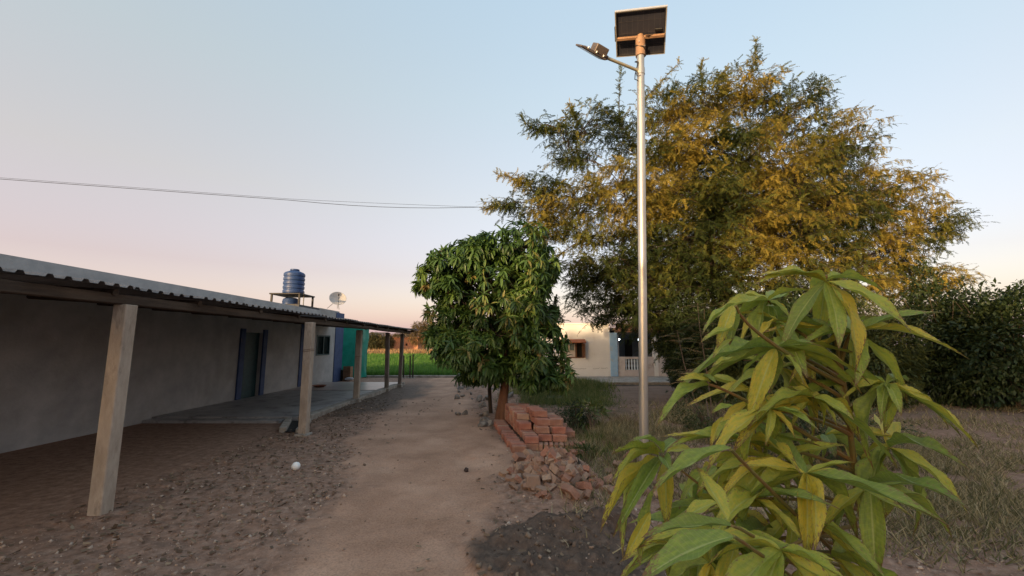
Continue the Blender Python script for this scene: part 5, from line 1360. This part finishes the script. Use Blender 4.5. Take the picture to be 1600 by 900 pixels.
# weeds and grass
wg = leafmat('weed_grass', [(.050, .080, .022), (.085, .125, .030), (.14, .165, .045), (.27, .23, .10)], trans=.25, rough=.7)
def patch(name, label, pts, n, h, wd, seed, m=wg, lean=.45):
    rr = np.random.default_rng(seed); pts = np.array([tuple(p)[:2] for p in pts]); k = rr.integers(0, len(pts), n)
    sp = .55
    xs = pts[k, 0] + rr.normal(0, sp, n) * .6; ys = pts[k, 1] + rr.normal(0, sp, n) * .9
    keep = (fbm(xs * 2.2, ys * 2.2, seed, 3) > .42) & (pathmask(xs, ys) < .35); xs, ys = xs[keep], ys[keep]
    me = blades(name, xs, ys, h * (.45 + .8 * rr.random(len(xs))), wd, m, lean)
    tag(place(name, me), label, 'grass', kind='stuff')
patch('long_grass', 'dark green grass growing between the mango trunk and the cream house', [G(820 + 14 * (k % 9), 600 + 6 * (k // 9)) for k in range(54)], 20000, .17, .013, 61)
patch('tall_grass', 'taller grass tufts against the apron under the house window', [G(880 + 9 * k, 606) for k in range(6)] + [G(830 + 9 * k, 606) for k in range(6)], 12000, .34, .02, 62)
flw = leafmat('pale_weed', [(.08, .085, .034), (.16, .145, .068), (.29, .24, .13), (.44, .37, .23)], trans=.25, rough=.8)
patch('dry_weeds', 'pale seeding weeds between the brick stack and the street light', [G(930 + 8 * (k % 8), 684 + 8 * (k // 8)) for k in range(32)], 11000, .20, .008, 63, flw, .6)
patch('green_weeds', 'green weed tufts right of the brick rubble', [G(905 + 10 * (k % 5), 690 + 8 * (k // 5)) for k in range(15)], 3000, .16, .010, 64)
patch('brown_weeds', 'dry brown weeds between the brick stack and the loose brickbats', [G(915 + 10 * (k % 9), 668 + 10 * (k // 9)) for k in range(54)], 12000, .13, .007, 68, leafmat('brown_weed', [(.10, .065, .035), (.18, .12, .07), (.28, .20, .12), (.20, .19, .07)], trans=.2, rough=.85), .8)
patch('yard_weeds', 'patchy weeds on the open ground at the right edge', [G(1250 + 40 * (k % 10), 640 + 22 * (k // 10)) for k in range(90)], 24000, .14, .010, 69, flw, .7)
patch('shade_weeds', 'weeds at the foot of the bushes right of the bare lot', [G(1050 + 25 * (k % 12), 640 + 14 * (k // 12)) for k in range(48)], 26000, .20, .012, 65, flw, .6)
patch('sparse_weeds', 'sparse low weeds between the stack and the mud patch', [G(960 + 15 * (k % 9), 720 + 14 * (k // 9)) for k in range(54)], 5000, .12, .010, 66, flw, .7)
# broad-leaved weed behind the stack
bush('leafy_weed', 'broad-leaved green weed standing behind the right end of the brick stack', bpos(926, 655, 7.9), (.30, .3, .36), 520, leafmat('broad_weed', [(.03, .055, .012), (.055, .085, .02), (.11, .14, .04)], trans=.25), .15, 301, aspect=.28)
bush('leafy_weed', 'small green weed rooted at the right foot of the brick stack', bpos(918, 718, 6.35), (.20, .2, .2), 260, leafmat('broad_weed_b', [(.03, .055, .012), (.05, .08, .02), (.10, .13, .04)], trans=.25), .13, 302, aspect=.16)
bush('dark_bush', 'low dark bush tucked behind the top of the brick stack', bpos(900, 648, 8.3), (.32, .3, .24), 1500, dkleaf, .05, 303)

# ---- trees across the field
farleaf = leafmat('far_tree_leaf', [(.06, .050, .022), (.10, .075, .032), (.16, .11, .05), (.22, .15, .08)], trans=.15, rough=.8)
fargrn = leafmat('far_green_leaf', [(.035, .040, .016), (.06, .062, .024), (.10, .09, .035), (.15, .12, .05)], trans=.15, rough=.8)
def far_tree(label, px, ytop, ybot, wpx, Y, m, seed, trunk=True, dens=1.0):
    k = Y / F; base = P(px, 540, Y); base = Vector((base.x, Y, 0)); h = P(px, ytop, Y).z; cb = P(px, ybot, Y).z
    rr = np.random.default_rng(seed); rx = wpx * k / 2; cz = (h + cb) / 2; rz_ = (h - cb) / 2
    T = thing('field_tree', label, 'tree', base, 'trees beyond the green field')
    n = int(2600 * dens); v = rr.normal(size=(n, 3)); v /= np.linalg.norm(v, axis=1, keepdims=True); v *= rr.random((n, 1)) ** .38
    lump = .72 + .6 * fbm(v[:, 0] * 2.4 + seed, v[:, 2] * 2.4 + v[:, 1], seed, 3)
    p = np.array([base.x, Y, cz]) + v * [rx, rx * .8, rz_] * lump[:, None]
    p = p[fbm(p[:, 0] * 1.1, p[:, 2] * 1.1 + p[:, 1], seed + 7, 2) > .30]
    tv_, tf_ = spray_template(5, seed, ll=.4, lw=.16)
    V, Fc = scatter(tv_, tf_, p, rr.normal(0, 1, p.shape), np.tile([0, 0, 1.], (len(p), 1)), rr.uniform(.5, 1.1, len(p)) * (Y / 90) * .75)
    o = np.array(base); place('crown', mesh_np('crown', V - o, Fc, m, False, {'tint': np.repeat(np.clip(fbm(p[:, 0] * .8, p[:, 2] * .8, seed, 2) + rr.normal(0, .1, len(p)), 0, 1), len(tv_))}), T, tuple(o))
    m_ = MB(); m_.tube([base - Vector((0, 0, .3)), base + Vector((.1, 0, cz * .5)), base + Vector((0, 0, cz))], [.45 * Y / 90, .35 * Y / 90, .22 * Y / 90], 7)
    for q in range(7):
        a = q * .9; m_.tube([base + Vector((0, 0, cz * .5 + .1 * q)), base + Vector((math.cos(a) * rx * .6, math.sin(a) * rx * .5, cz + rz_ * .5 * math.sin(q)))], [.16 * Y / 90, .05 * Y / 90], 5, False)
    m_.part('trunk', bark_d, T)
for k, a in enumerate((('olive bush in front of the brown shed across the field', 586, 519, 552, 34, 84, fargrn, 1.2), ('thin feathery bush left of the orange brick house', 606, 523, 548, 20, 86, farleaf, .6),
                       ('brown leafless-looking tree beside the orange brick house', 662, 501, 541, 46, 82, farleaf, 1.3), ('yellowish spreading tree just left of the mango crown', 690, 506, 546, 50, 78, fargrn, 1.3),
                       ('small rounded tree far beyond the field at left', 560, 528, 548, 30, 120, fargrn, 1), ('far round tree partly behind the mango crown', 730, 512, 545, 60, 95, fargrn, 1.2),
                       ('far tree hidden mostly behind the mango crown', 785, 515, 545, 60, 100, farleaf, 1.2), ('far tree showing between the mango crown and the cream house', 850, 514, 545, 60, 100, fargrn, 1.2),
                       ('dense round tree behind the dark bushes at right', 1190, 470, 548, 190, 26, fargrn, 2.2), ('wide dense tree rising behind the broad dark bushes', 1350, 462, 548, 220, 27, fargrn, 2.4), ('dense tree behind the bushes at the right frame edge', 1530, 455, 548, 230, 28, fargrn, 2.4),
                       ('hazy low tree behind the orange brick house', 628, 520, 545, 44, 140, farleaf, 1))):
    far_tree(a[0], *a[1:7], 400 + k, dens=a[7])

# ================================================================ BEHIND THE CAMERA: unseen houses and trees added to shade the yard from the low sun
nb_m = mat('shade_house_wall', (.35, .30, .25), (.45, .39, .33), scale=1, rough=.9)
for k, (x0, x1, y0, y1, h) in enumerate(((-24, -13.5, -17, -12, 3.6), (-12.5, -3.5, -17.5, -12.5, 3.9), (-2.5, 9, -16, -12, 3.3))):
    t_ = thing('shade_house', ('plain plastered house added for shade behind the viewer, westernmost', 'taller plain house added for shade behind the viewer, middle', 'low plain house added for shade behind the viewer, eastern')[k], 'house', ((x0 + x1) / 2, y1, 0))
    m = MB(); m.box((x0, y0, -.1), (x1, y1, h)); m.part('wall', nb_m, t_)
    m = MB(); m.box((x0 - .3, y0 - .3, h + .002), (x1 + .3, y1 + .3, h + .14)); m.part('roof', conc, t_)
    m = MB(); m.box(((x0 + x1) / 2, y1 + .002, 0), ((x0 + x1) / 2 + 1, y1 + .04, 2.1)); m.part('door', teal, t_)
def round_tree(label, x, y, h, r, seed, m=fargrn):
    rr = np.random.default_rng(seed); base = Vector((x, y, 0)); T = thing('shade_tree', label, 'tree', base)
    n = 2600; v = rr.normal(size=(n, 3)); v /= np.linalg.norm(v, axis=1, keepdims=True); v *= rr.random((n, 1)) ** .4
    p = np.array([x, y, h - r * .8]) + v * [r, r, r * .8] * (.7 + .6 * fbm(v[:, 0] * 2 + seed, v[:, 2] * 2, seed, 3))[:, None]
    tv_, tf_ = spray_template(6, seed, ll=.35, lw=.13)
    V, Fc = scatter(tv_, tf_, p, rr.normal(0, 1, p.shape), np.tile([0, 0, 1.], (len(p), 1)), rr.uniform(.4, .7, len(p)))
    place('crown', mesh_np('crown', V - np.array(base), Fc, m, False, {'tint': np.repeat(rr.random(len(p)), len(tv_))}), T, base)
    m_ = MB(); m_.tube([base - Vector((0, 0, .2)), base + Vector((0, 0, h * .6))], [.2, .12], 8); m_.part('trunk', bark_d, T)
for k, (x, y, h, r) in enumerate(((-29, -15, 5.0, 2.4), (-21, -20, 5.2, 2.2), (-8, -20, 4.9, 2.0), (-16, -11.5, 4.2, 1.4))):
    round_tree(('rounded tree added for shade behind the viewer at far left', 'rounded tree added for shade behind the western added house', 'rounded tree added for shade behind the taller added house', 'small tree added for shade between two added houses')[k], x, y, h, r, 500 + k)
